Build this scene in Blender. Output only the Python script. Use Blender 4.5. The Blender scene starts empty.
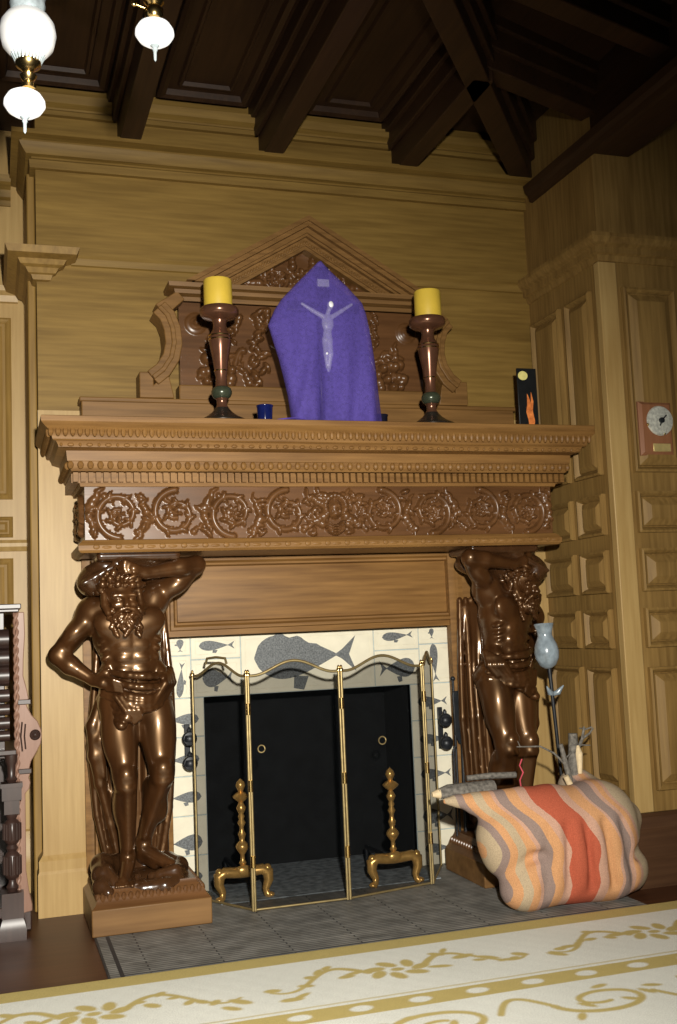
import bpy, math, random
import numpy as np
from mathutils import Vector, Matrix
random.seed(7); rng = np.random.default_rng(7)
S = bpy.context.scene
COL = S.collection
PI = math.pi

# ------------------------------------------------------------------ materials
def nodemat(name):
    m = bpy.data.materials.new(name); m.use_nodes = True
    nt = m.node_tree; b = nt.nodes['Principled BSDF']
    return m, nt, b

def plain(name, col, rough=0.5, metal=0.0, spec=0.5, noise=0.0, nscale=30, bump=0.0, coat=0.0):
    m, nt, b = nodemat(name)
    b.inputs['Roughness'].default_value = rough; b.inputs['Metallic'].default_value = metal
    b.inputs['Specular IOR Level'].default_value = spec
    b.inputs['Coat Weight'].default_value = coat
    tc = nt.nodes.new('ShaderNodeTexCoord'); n = nt.nodes.new('ShaderNodeTexNoise')
    n.inputs['Scale'].default_value = nscale; n.inputs['Detail'].default_value = 4
    nt.links.new(tc.outputs['Object'], n.inputs['Vector'])
    r = nt.nodes.new('ShaderNodeValToRGB')
    r.color_ramp.elements[0].position = .3; r.color_ramp.elements[1].position = .7
    r.color_ramp.elements[0].color = [c*(1-noise) for c in col]+[1]
    r.color_ramp.elements[1].color = [min(1, c*(1+noise)) for c in col]+[1]
    nt.links.new(n.outputs['Fac'], r.inputs['Fac']); nt.links.new(r.outputs['Color'], b.inputs['Base Color'])
    if bump:
        bp = nt.nodes.new('ShaderNodeBump'); bp.inputs['Strength'].default_value = bump; bp.inputs['Distance'].default_value = .004
        nt.links.new(n.outputs['Fac'], bp.inputs['Height']); nt.links.new(bp.outputs['Normal'], b.inputs['Normal'])
    return m

def wood(name, light, dark, axis='x', rough=.55, fine=46.0, stretch=.06, spec=.28, figure=.5):
    """oak: streaks along one axis, broad figure, small bump"""
    m, nt, b = nodemat(name)
    b.inputs['Roughness'].default_value = rough; b.inputs['Specular IOR Level'].default_value = spec
    tc = nt.nodes.new('ShaderNodeTexCoord')
    def nz(sc, st, det):
        mp = nt.nodes.new('ShaderNodeMapping')
        s = [sc, sc, sc]; s['xyz'.index(axis)] = sc*st
        mp.inputs['Scale'].default_value = s
        nt.links.new(tc.outputs['Object'], mp.inputs['Vector'])
        n = nt.nodes.new('ShaderNodeTexNoise'); n.inputs['Scale'].default_value = 1; n.inputs['Detail'].default_value = det
        nt.links.new(mp.outputs['Vector'], n.inputs['Vector']); return n
    a = nz(fine, stretch, 5); c = nz(5.0, .25, 3)
    mx = nt.nodes.new('ShaderNodeMix'); mx.data_type = 'FLOAT'; mx.inputs[0].default_value = figure
    nt.links.new(a.outputs['Fac'], mx.inputs[2]); nt.links.new(c.outputs['Fac'], mx.inputs[3])
    r = nt.nodes.new('ShaderNodeValToRGB')
    r.color_ramp.elements[0].position = .30; r.color_ramp.elements[1].position = .70
    r.color_ramp.elements[0].color = list(dark)+[1]; r.color_ramp.elements[1].color = list(light)+[1]
    nt.links.new(mx.outputs[0], r.inputs['Fac']); nt.links.new(r.outputs['Color'], b.inputs['Base Color'])
    bp = nt.nodes.new('ShaderNodeBump'); bp.inputs['Strength'].default_value = .12; bp.inputs['Distance'].default_value = .002
    nt.links.new(a.outputs['Fac'], bp.inputs['Height']); nt.links.new(bp.outputs['Normal'], b.inputs['Normal'])
    return m

def attrmat(name, rough=.9, bump=.3, bscale=160, spec=.2, sheen=0):
    m, nt, b = nodemat(name)
    b.inputs['Roughness'].default_value = rough; b.inputs['Specular IOR Level'].default_value = spec
    at = nt.nodes.new('ShaderNodeAttribute'); at.attribute_name = 'pattern'
    tc = nt.nodes.new('ShaderNodeTexCoord'); n = nt.nodes.new('ShaderNodeTexNoise'); n.inputs['Scale'].default_value = bscale; n.inputs['Detail'].default_value = 3
    nt.links.new(tc.outputs['Object'], n.inputs['Vector'])
    mr = nt.nodes.new('ShaderNodeMapRange'); mr.inputs[1].default_value = .3; mr.inputs[2].default_value = .7; mr.inputs[3].default_value = .78; mr.inputs[4].default_value = 1.1
    nt.links.new(n.outputs['Fac'], mr.inputs[0])
    mx = nt.nodes.new('ShaderNodeVectorMath'); mx.operation = 'SCALE'
    nt.links.new(at.outputs['Color'], mx.inputs[0]); nt.links.new(mr.outputs[0], mx.inputs['Scale'])
    nt.links.new(mx.outputs[0], b.inputs['Base Color'])
    bp = nt.nodes.new('ShaderNodeBump'); bp.inputs['Strength'].default_value = bump; bp.inputs['Distance'].default_value = .004
    nt.links.new(n.outputs['Fac'], bp.inputs['Height']); nt.links.new(bp.outputs['Normal'], b.inputs['Normal'])
    return m

def stripemat(name, stops):
    m = attrmat(name, bscale=230, bump=.6); nt = m.node_tree
    at = [n for n in nt.nodes if n.type == 'ATTRIBUTE'][0]; vm = [n for n in nt.nodes if n.type == 'VECT_MATH'][0]
    sp = nt.nodes.new('ShaderNodeSeparateColor'); nt.links.new(at.outputs['Color'], sp.inputs[0])
    r = nt.nodes.new('ShaderNodeValToRGB'); r.color_ramp.interpolation = 'CONSTANT'; e = r.color_ramp.elements
    lo, w = 0.1, 1.3                       # the band coordinate runs from 2.1 to 3.4
    mr = nt.nodes.new('ShaderNodeMapRange'); mr.inputs[1].default_value = lo; mr.inputs[2].default_value = lo+w
    nz = nt.nodes.new('ShaderNodeTexNoise'); nz.inputs['Scale'].default_value = 90
    tc = [n for n in nt.nodes if n.type == 'TEX_COORD'][0]; nt.links.new(tc.outputs['Object'], nz.inputs['Vector'])
    ma = nt.nodes.new('ShaderNodeMath'); ma.operation = 'MULTIPLY_ADD'; ma.inputs[1].default_value = .006
    nt.links.new(nz.outputs['Fac'], ma.inputs[0]); nt.links.new(sp.outputs[0], ma.inputs[2]); nt.links.new(ma.outputs[0], mr.inputs[0]); nt.links.new(mr.outputs[0], r.inputs['Fac'])
    P = []
    for i, (a, c) in enumerate(stops):
        P.append((max(0, (a-2.0-lo)/w), c))
    P = P[:31]
    while len(e) < len(P): e.new(1.0)
    for k, (p, c) in enumerate(P): e[k].position = min(1, p); e[k].color = list(c)+[1]
    mx = nt.nodes.new('ShaderNodeMix'); mx.data_type = 'RGBA'; mx.inputs[7].default_value = (.44, .34, .24, 1)
    nt.links.new(sp.outputs[1], mx.inputs[0]); nt.links.new(r.outputs['Color'], mx.inputs[6]); nt.links.new(mx.outputs[2], vm.inputs[0])
    return m

def seethrough(name, col, alpha, rough=.7, metal=0., noise=.15, nscale=60):
    m = plain(name, col, rough, metal, .3, noise, nscale)
    if name == 'black wire mesh': m.node_tree.nodes['Principled BSDF'].inputs['Specular IOR Level'].default_value = 0
    nt = m.node_tree; b = nt.nodes['Principled BSDF']; out = nt.nodes['Material Output']
    t = nt.nodes.new('ShaderNodeBsdfTransparent'); mx = nt.nodes.new('ShaderNodeMixShader')
    mx.inputs[0].default_value = alpha
    nt.links.new(t.outputs[0], mx.inputs[1]); nt.links.new(b.outputs[0], mx.inputs[2]); nt.links.new(mx.outputs[0], out.inputs['Surface'])
    return m

def brickmat(name, c1, c2, mortar, rowh, bw, msize, rough=.6):
    m, nt, b = nodemat(name); b.inputs['Roughness'].default_value = rough
    tc = nt.nodes.new('ShaderNodeTexCoord'); br = nt.nodes.new('ShaderNodeTexBrick')
    br.inputs['Color1'].default_value = list(c1)+[1]; br.inputs['Color2'].default_value = list(c2)+[1]; br.inputs['Mortar'].default_value = list(mortar)+[1]
    br.inputs['Scale'].default_value = 1; br.inputs['Row Height'].default_value = rowh; br.inputs['Brick Width'].default_value = bw
    br.inputs['Mortar Size'].default_value = msize; br.inputs['Mortar Smooth'].default_value = .3
    nt.links.new(tc.outputs['Object'], br.inputs['Vector'])
    n = nt.nodes.new('ShaderNodeTexNoise'); n.inputs['Scale'].default_value = 9; n.inputs['Detail'].default_value = 6
    nt.links.new(tc.outputs['Object'], n.inputs['Vector'])
    mr = nt.nodes.new('ShaderNodeMapRange'); mr.inputs[1].default_value = .3; mr.inputs[2].default_value = .7; mr.inputs[3].default_value = .6; mr.inputs[4].default_value = 1.25
    nt.links.new(n.outputs['Fac'], mr.inputs[0])
    vm = nt.nodes.new('ShaderNodeVectorMath'); vm.operation = 'SCALE'
    nt.links.new(br.outputs['Color'], vm.inputs[0]); nt.links.new(mr.outputs[0], vm.inputs['Scale']); nt.links.new(vm.outputs[0], b.inputs['Base Color'])
    bp = nt.nodes.new('ShaderNodeBump'); bp.inputs['Strength'].default_value = .4; bp.inputs['Distance'].default_value = .003
    nt.links.new(br.outputs['Fac'], bp.inputs['Height']); bp.invert = True; nt.links.new(bp.outputs['Normal'], b.inputs['Normal'])
    return m

OAK_L, OAK_D = (.36, .215, .07), (.20, .11, .03)
M = {}
M['oak_x'] = wood('panelling oak, level grain', (.29, .178, .043), (.155, .088, .018), 'x', figure=.35)
M['oak_z'] = wood('panelling oak, upright grain', (.34, .205, .055), (.20, .115, .028), 'z', figure=.35)
M['oak_block'] = wood('brown panelling oak', (.33, .20, .062), (.17, .095, .026), 'z', figure=.35)
M['oak_pale'] = wood('pale oak, upright grain', (.50, .34, .135), (.35, .215, .072), 'z', rough=.45, spec=.4)
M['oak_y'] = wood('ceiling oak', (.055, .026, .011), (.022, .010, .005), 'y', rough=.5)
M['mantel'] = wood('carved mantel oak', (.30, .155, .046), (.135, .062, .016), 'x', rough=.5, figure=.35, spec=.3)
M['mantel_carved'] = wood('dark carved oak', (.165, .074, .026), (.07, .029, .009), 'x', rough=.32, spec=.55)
M['overmantel'] = wood('overmantel oak', (.255, .132, .04), (.12, .058, .015), 'x', rough=.48, figure=.35, spec=.3)
M['statue'] = wood('polished dark walnut', (.078, .030, .0095), (.020, .0075, .0026), 'z', rough=.3, spec=.75, fine=16, stretch=.25)
for k in ('statue',):
    b_ = M[k].node_tree.nodes['Principled BSDF']; b_.inputs['Roughness'].default_value = .36; b_.inputs['Coat Weight'].default_value = .55; b_.inputs['Coat Roughness'].default_value = .14; b_.inputs['Specular Tint'].default_value = (1, .62, .32, 1); b_.inputs['Specular IOR Level'].default_value = .8
M['statue_dark'] = wood('polished dark walnut, carved base', (.075, .032, .012), (.035, .015, .006), 'z', rough=.2, spec=.8)
M['plinth'] = wood('plinth oak', (.26, .14, .05), (.10, .047, .015), 'x', rough=.45, fine=24)
M['floor'] = wood('red brown floor boards', (.105, .04, .017), (.05, .019, .009), 'x', rough=.42)
M['dark_base'] = wood('dark brown oak', (.10, .048, .022), (.05, .022, .01), 'x', rough=.5)
M['cream'] = plain('cream glazed tile', (.82, .77, .61), .35, noise=.05, nscale=14, spec=.3)
M['grout'] = plain('blue grey grout', (.42, .5, .52), .8, noise=.1)
M['fish'] = plain('blue grey printed fish', (.135, .145, .15), .5, noise=.55, nscale=120)
M['soot'] = plain('sooty firebrick', (.006, .007, .008), .95, noise=.4, nscale=12)
M['ash'] = plain('grey ash floor', (.24, .27, .29), .95, noise=.5, nscale=25)
M['hearth'] = brickmat('grey slate strip tiles', (.225, .22, .20), (.28, .27, .245), (.055, .055, .055), .026, .62, .004)
M['hearth_line'] = plain('black slate line', (.03, .03, .032), .6, noise=.2)
M['brass'] = plain('polished brass', (.80, .56, .22), .22, 1.0, noise=.1)
M['brass_andiron'] = plain('worn polished brass', (.85, .50, .15), .28, .6, noise=.15)
M['brass_dull'] = plain('dull brass', (.42, .32, .15), .42, .75, noise=.15)
M['mesh'] = seethrough('black wire mesh', (.003, .0035, .004), .42, 1., 0.)
M['iron'] = plain('black iron', (.018, .02, .024), .42, .3, noise=.3)
M['copper'] = plain('dark copper lacquer', (.17, .075, .042), .22, .55, noise=.15, nscale=20)
M['bronze_dark'] = plain('dark bronze', (.045, .035, .028), .25, .5, noise=.2)
M['green'] = plain('dark green enamel', (.055, .065, .04), .25, .3, noise=.2)
M['wax'] = plain('yellow wax', (.72, .50, .06), .45, noise=.06, nscale=12, spec=.4)
M['veil'] = seethrough('sheer purple cloth', (.115, .08, .40), .62, .8, noise=.16, nscale=55)
M['purple'] = plain('purple cloth', (.10, .06, .38), .9, noise=.15)
M['silver'] = plain('pale silver', (.92, .92, .95), .35, .0, spec=1., noise=.05)
M['blue_glass'] = plain('dark blue glass', (.006, .01, .07), .08, 0, .8, noise=.2)
M['black_glass'] = plain('near black glass', (.01, .01, .02), .1, 0, .6, noise=.2)
M['black'] = plain('black', (.008, .009, .01), .4, noise=.2)
M['picture_yellow'] = plain('pale yellow print', (.80, .72, .25), .5, noise=.15)
M['picture_orange'] = plain('orange print', (.85, .22, .05), .5, noise=.4, nscale=60)
M['red_wood'] = wood('reddish plaque wood', (.34, .15, .075), (.22, .09, .04), 'z', rough=.28)
M['dial'] = plain('pale grey dial', (.66, .66, .58), .3, .25, noise=.3, nscale=60)
M['plate'] = plain('bright brass plate', (.85, .66, .27), .35, .5, noise=.1)
M['glass_grey'] = plain('milky blue glass', (.24, .29, .33), .18, 0, .7, noise=.35, nscale=24)
M['bag'] = None
M['bark'] = plain('grey bark', (.15, .135, .115), .8, noise=.5, nscale=60, bump=.6)
M['cutwood'] = plain('bare cut wood', (.72, .56, .34), .7, noise=.15, nscale=50)
M['yarn'] = plain('pink red yarn', (.55, .07, .10), .9, noise=.2)
M['rug'] = attrmat('cream and gold wool pile', bscale=220, bump=.35)
M['cupboard'] = wood('very dark oak', (.05, .026, .02), (.02, .011, .009), 'z', rough=.36, spec=.5)
M['cupboard_pink'] = wood('red brown board', (.30, .175, .125), (.21, .11, .075), 'z', rough=.4)
def lampglass(name, e):
    m = plain(name, (.9, .9, .9), .25, noise=.02); b = m.node_tree.nodes['Principled BSDF']
    b.inputs['Emission Color'].default_value = (1, .99, .96, 1); b.inputs['Emission Strength'].default_value = e; return m
M['globe'] = lampglass('white opal glass', .12)
M['shade'] = lampglass('white opal glass, lit', .7)
M['clear_glass'] = plain('ribbed clear glass', (.45, .52, .55), .15, 0, .8, noise=.3, nscale=40)

# ------------------------------------------------------------------ mesh helpers
class MB:
    def __init__(s): s.v = []; s.f = []; s.n = 0
    def add(s, v, f):
        v = np.asarray(v, float).reshape(-1, 3)
        s.f.extend([[i+s.n for i in q] for q in f]); s.v.append(v); s.n += len(v); return s
    def box(s, x0, x1, y0, y1, z0, z1):
        v = [(x, y, z) for x in (x0, x1) for y in (y0, y1) for z in (z0, z1)]
        return s.add(v, [(0,1,3,2),(4,6,7,5),(0,4,5,1),(2,3,7,6),(0,2,6,4),(1,5,7,3)])
    def prism(s, poly, mapper, d0, d1):
        """closed polygon (u,v) extruded in depth; mapper(u,v,d) -> xyz"""
        n = len(poly)
        v = [mapper(u, w, d0) for u, w in poly]+[mapper(u, w, d1) for u, w in poly]
        f = [tuple(range(n)), tuple(range(2*n-1, n-1, -1))]+[(i, i+n, (i+1) % n+n, (i+1) % n) for i in range(n)]
        return s.add(v, f)
    def lathe(s, prof, c, seg=24, axis=(0, 0, 1)):
        """prof: list of (r,h) from bottom to top"""
        R = Vector((0, 0, 1)).rotation_difference(Vector(axis)).to_matrix()
        v = []; f = []
        k = len(prof)
        for r, h in prof:
            for i in range(seg):
                a = 2*PI*i/seg
                p = R @ Vector((max(r, 1e-4)*math.cos(a), max(r, 1e-4)*math.sin(a), h)); v.append((p.x+c[0], p.y+c[1], p.z+c[2]))
        for j in range(k-1):
            for i in range(seg):
                f.append((j*seg+i, j*seg+(i+1) % seg, (j+1)*seg+(i+1) % seg, (j+1)*seg+i))
        f.append(tuple(range(seg-1, -1, -1))); f.append(tuple((k-1)*seg+i for i in range(seg)))
        return s.add(v, f)
    def ball(s, c, r, seg=12, rings=8):
        r = (r, r, r) if np.isscalar(r) else r
        v = []; f = []
        for j in range(1, rings):
            t = PI*j/rings
            for i in range(seg):
                a = 2*PI*i/seg; v.append((c[0]+r[0]*math.sin(t)*math.cos(a), c[1]+r[1]*math.sin(t)*math.sin(a), c[2]-r[2]*math.cos(t)))
        for j in range(rings-2):
            for i in range(seg): f.append((j*seg+i, j*seg+(i+1) % seg, (j+1)*seg+(i+1) % seg, (j+1)*seg+i))
        b = len(v); v += [(c[0], c[1], c[2]-r[2]), (c[0], c[1], c[2]+r[2])]
        for i in range(seg):
            f.append(((i+1) % seg, i, b)); f.append(((rings-2)*seg+i, (rings-2)*seg+(i+1) % seg, b+1))
        return s.add(v, f)
    def tube(s, pts, rad, seg=10):
        pts = [Vector(p) for p in pts]; n = len(pts)
        rad = [rad]*n if np.isscalar(rad) else rad
        up = None; v = []; f = []
        for i, p in enumerate(pts):
            t = (pts[min(i+1, n-1)]-pts[max(i-1, 0)]).normalized()
            if up is None: up = t.orthogonal().normalized()
            up = (up-t*up.dot(t)).normalized(); w = t.cross(up)
            for k in range(seg):
                a = 2*PI*k/seg; q = p+(up*math.cos(a)+w*math.sin(a))*rad[i]; v.append(tuple(q))
        for i in range(n-1):
            for k in range(seg): f.append((i*seg+k, i*seg+(k+1) % seg, (i+1)*seg+(k+1) % seg, (i+1)*seg+k))
        f.append(tuple(range(seg-1, -1, -1))); f.append(tuple((n-1)*seg+k for k in range(seg)))
        return s.add(v, f)
    def moulding(s, prof, path, closed=False, cap=True):
        """prof: (out, z) points; path: (x,y) polyline; 'out' is to the right of travel, mitred corners"""
        n = len(path); P = [Vector(p) for p in path]; v = []; f = []; k = len(prof)
        for i in range(n):
            if closed: a, b = P[i]-P[i-1], P[(i+1) % n]-P[i]
            else:
                a = P[i]-P[i-1] if i else P[1]-P[0]; b = P[i+1]-P[i] if i < n-1 else P[i]-P[i-1]
            na = Vector((a.y, -a.x)).normalized(); nb = Vector((b.y, -b.x)).normalized()
            m = (na+nb); m = m/m.dot(na) if m.length > 1e-6 else na
            for o, z in prof: q = P[i]+m*o; v.append((q.x, q.y, z))
        for i in range(n if closed else n-1):
            j = (i+1) % n
            for q in range(k-1): f.append((i*k+q, j*k+q, j*k+q+1, i*k+q+1))
            f.append((i*k+k-1, j*k+k-1, j*k, i*k))
        if cap and not closed: f.append(tuple(range(k))); f.append(tuple((n-1)*k+q for q in range(k-1, -1, -1)))
        return s.add(v, f)
    def rings(s, rect, steps, mapper, cap=True):
        """nested rectangles: steps = [(inset, depth)...]; panels, frames with raised fields"""
        u0, v0, u1, v1 = rect; v = []; f = []
        for ins, d in steps:
            for u, w in ((u0+ins, v0+ins), (u1-ins, v0+ins), (u1-ins, v1-ins), (u0+ins, v1-ins)): v.append(mapper(u, w, d))
        for i in range(len(steps)-1):
            for k in range(4): f.append((i*4+k, i*4+(k+1) % 4, (i+1)*4+(k+1) % 4, (i+1)*4+k))
        if cap:
            b = (len(steps)-1)*4; f.append((b, b+1, b+2, b+3))
        return s.add(v, f)
    def grid(s, H, u, w, mapper, back=None):
        """height field H[j,i] over u[i], w[j]; optional solid back at depth 'back'"""
        nj, ni = H.shape
        U, W = np.meshgrid(u, w); v = np.stack(mapper(U, W, H), -1).reshape(-1, 3)
        idx = np.arange(nj*ni).reshape(nj, ni)
        f = np.stack([idx[:-1, :-1], idx[:-1, 1:], idx[1:, 1:], idx[1:, :-1]], -1).reshape(-1, 4).tolist()
        return s.add(v, f)
    def build(s, name, mat, parent=None, sharp=35, bevel=0, attr=None):
        me = bpy.data.meshes.new(name)
        v = np.concatenate(s.v)
        me.from_pydata(v.tolist(), [], s.f); me.update()
        o = link(name, me, mat, parent, sharp)
        if bevel:
            b = o.modifiers.new('bevel', 'BEVEL'); b.width = bevel; b.segments = 2; b.limit_method = 'ANGLE'; b.angle_limit = .6
        if attr is not None: setattr_col(me, attr)
        return o

def setattr_col(me, cols):
    at = me.color_attributes.new('pattern', 'FLOAT_COLOR', 'POINT')
    c = np.ones((len(me.vertices), 4), np.float32); c[:, :3] = cols; at.data.foreach_set('color', c.ravel())

def wloc(o):
    p = Vector((0, 0, 0))
    while o is not None: p = p+Vector(o.location); o = o.parent
    return p

def link(name, me, mat, parent=None, sharp=35):
    if parent is not None:
        d = wloc(parent)
        if d.length: me.transform(Matrix.Translation(-d))
    me.materials.append(mat)
    me.polygons.foreach_set('use_smooth', [True]*len(me.polygons))
    import bmesh
    bm = bmesh.new(); bm.from_mesh(me); bmesh.ops.recalc_face_normals(bm, faces=bm.faces); bm.to_mesh(me); bm.free()
    me.set_sharp_from_angle(angle=math.radians(sharp))
    o = bpy.data.objects.new(name, me); COL.objects.link(o); o.parent = parent
    return o

def thing(name, label, cat, loc, group=None):
    o = bpy.data.objects.new(name, None); COL.objects.link(o); o.location = loc; o.empty_display_size = .1
    return tag(o, label, cat, group)
def tag(o, label, cat, group=None):
    o['label'] = label; o['category'] = cat; o['kind'] = 'thing'
    if group: o['group'] = group
    return o
def struct(o): o['kind'] = 'structure'; return o
def copy_tree(o, parent=None):
    c = o.copy(); COL.objects.link(c); c.parent = parent
    for ch in list(o.children): copy_tree(ch, c)
    return c

def front(y):            # plane facing the camera side (-Y); depth d comes towards the viewer
    return lambda u, w, d: (u, y-d, w)
def side(x):             # plane facing -X; u runs along Y
    return lambda u, w, d: (x-d, u, w)

# ------------------------------------------------------------------ signed distance modelling
class SDF:
    def __init__(s, lo, hi, h):
        s.lo = np.array(lo, float); s.h = h
        s.n = np.ceil((np.array(hi)-s.lo)/h).astype(int)+1
        s.F = np.full(s.n, .08, np.float32)
    def _win(s, lo, hi, pad):
        a = np.clip(np.floor((np.array(lo)-pad-s.lo)/s.h).astype(int), 0, s.n-1)
        b = np.clip(np.ceil((np.array(hi)+pad-s.lo)/s.h).astype(int)+1, 1, s.n)
        ax = [s.lo[i]+s.h*np.arange(a[i], b[i]) for i in range(3)]
        return tuple(slice(a[i], b[i]) for i in range(3)), np.meshgrid(*ax, indexing='ij', sparse=True)
    def _mix(s, w, d, k, sub):
        f = s.F[w]
        if sub:
            d = -d
            if k: h = np.clip(.5-.5*(f-d)/k, 0, 1); s.F[w] = f*(1-h)+d*h+k*h*(1-h)
            else: s.F[w] = np.maximum(f, d)
            return
        if k:
            h = np.clip(.5+.5*(f-d)/k, 0, 1); s.F[w] = f*(1-h)+d*h-k*h*(1-h)
        else: s.F[w] = np.minimum(f, d)
    def cap(s, a, b, ra, rb=None, k=.02, sub=False):
        rb = ra if rb is None else rb
        a = np.array(a, float); b = np.array(b, float); m = max(ra, rb)
        w, (X, Y, Z) = s._win(np.minimum(a, b)-m, np.maximum(a, b)+m, k+3*s.h)
        ab = b-a; L = ab@ab+1e-12
        t = np.clip(((X-a[0])*ab[0]+(Y-a[1])*ab[1]+(Z-a[2])*ab[2])/L, 0, 1)
        d = np.sqrt((X-a[0]-ab[0]*t)**2+(Y-a[1]-ab[1]*t)**2+(Z-a[2]-ab[2]*t)**2)-(ra+(rb-ra)*t)
        s._mix(w, d, k, sub); return s
    def path(s, pts, r, k=.01):
        n = len(pts); r = [r]*n if np.isscalar(r) else r
        for i in range(n-1): s.cap(pts[i], pts[i+1], r[i], r[i+1], k)
        return s
    def ell(s, c, r, k=.02, rot=None, sub=False):
        c = np.array(c, float); r = np.array((r, r, r) if np.isscalar(r) else r, float); m = r.max()
        w, (X, Y, Z) = s._win(c-m, c+m, k+3*s.h)
        x, y, z = X-c[0], Y-c[1], Z-c[2]
        if rot is not None:
            R = np.array(Matrix.Rotation(rot[0], 3, rot[1]).transposed())
            x, y, z = (R[i, 0]*x+R[i, 1]*y+R[i, 2]*z for i in range(3))
        q0 = np.sqrt((x/r[0])**2+(y/r[1])**2+(z/r[2])**2); q1 = np.sqrt((x/r[0]**2)**2+(y/r[1]**2)**2+(z/r[2]**2)**2)+1e-9
        s._mix(w, q0*(q0-1)/q1, k, sub); return s
    def rbox(s, lo, hi, r, k=.02):
        lo = np.array(lo, float); hi = np.array(hi, float); c = (lo+hi)/2; e = (hi-lo)/2-r
        w, (X, Y, Z) = s._win(lo, hi, k+3*s.h)
        qx, qy, qz = abs(X-c[0])-e[0], abs(Y-c[1])-e[1], abs(Z-c[2])-e[2]
        d = np.sqrt(np.maximum(qx, 0)**2+np.maximum(qy, 0)**2+np.maximum(qz, 0)**2)+np.minimum(np.maximum(qx, np.maximum(qy, qz)), 0)-r
        s._mix(w, d, k, False); return s
    def mesh(s, name, off=(0, 0, 0), mirror=False, relax=2):
        F = s.F.copy(); F[0] = F[-1] = .05; F[:, 0] = F[:, -1] = .05; F[:, :, 0] = F[:, :, -1] = .05
        ins = F < 0; n = np.array(F.shape)-1
        cs = np.zeros(n, np.int8)
        for dx in (0, 1):
            for dy in (0, 1):
                for dz in (0, 1): cs += ins[dx:n[0]+dx, dy:n[1]+dy, dz:n[2]+dz]
        act = (cs > 0) & (cs < 8); idx = np.full(n, -1, np.int64); ii = np.argwhere(act); idx[act] = np.arange(len(ii))
        acc = np.zeros((len(ii), 3)); cnt = np.zeros(len(ii))
        cor = [(a, b, c) for a in (0, 1) for b in (0, 1) for c in (0, 1)]
        for p in range(8):
            for q in range(p+1, 8):
                df = [cor[q][i]-cor[p][i] for i in range(3)]
                if sum(map(abs, df)) != 1: continue
                fp = F[ii[:, 0]+cor[p][0], ii[:, 1]+cor[p][1], ii[:, 2]+cor[p][2]]; fq = F[ii[:, 0]+cor[q][0], ii[:, 1]+cor[q][1], ii[:, 2]+cor[q][2]]
                x = (fp < 0) != (fq < 0); t = np.where(x, fp/np.where(x, fp-fq, 1), 0)
                acc += np.where(x[:, None], np.array(cor[p])+t[:, None]*np.array(df), 0); cnt += x
        V = (ii+acc/cnt[:, None])*s.h+s.lo
        faces = []
        for ax in range(3):
            o1, o2 = [i for i in range(3) if i != ax]
            A = ins.take(range(0, n[ax]), ax); B = ins.take(range(1, n[ax]+1), ax)
            e = np.argwhere(A != B); ok = (e[:, o1] > 0) & (e[:, o2] > 0) & (e[:, o1] < n[o1]) & (e[:, o2] < n[o2]); e = e[ok]
            def g(a, b):
                q = e.copy(); q[:, o1] -= a; q[:, o2] -= b; return idx[q[:, 0], q[:, 1], q[:, 2]]
            Q = np.stack([g(0, 0), g(1, 0), g(1, 1), g(0, 1)], 1)
            flip = A[e[:, 0], e[:, 1], e[:, 2]] ^ (ax == 1)
            Q[flip] = Q[flip][:, ::-1]; faces.append(Q)
        Q = np.concatenate(faces); Q = Q[(Q >= 0).all(1)]
        for _ in range(relax):
            a = np.zeros_like(V); c = np.zeros(len(V))
            for i in range(4):
                j = (i+1) % 4
                np.add.at(a, Q[:, i], V[Q[:, j]]); np.add.at(c, Q[:, i], 1); np.add.at(a, Q[:, j], V[Q[:, i]]); np.add.at(c, Q[:, j], 1)
            V = .5*V+.5*a/np.maximum(c, 1)[:, None]
        if mirror: V = V*np.array([-1, 1, 1])
        me = bpy.data.meshes.new(name); me.from_pydata((V+np.array(off)).tolist(), [], Q.tolist()); me.update()
        return me

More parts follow.
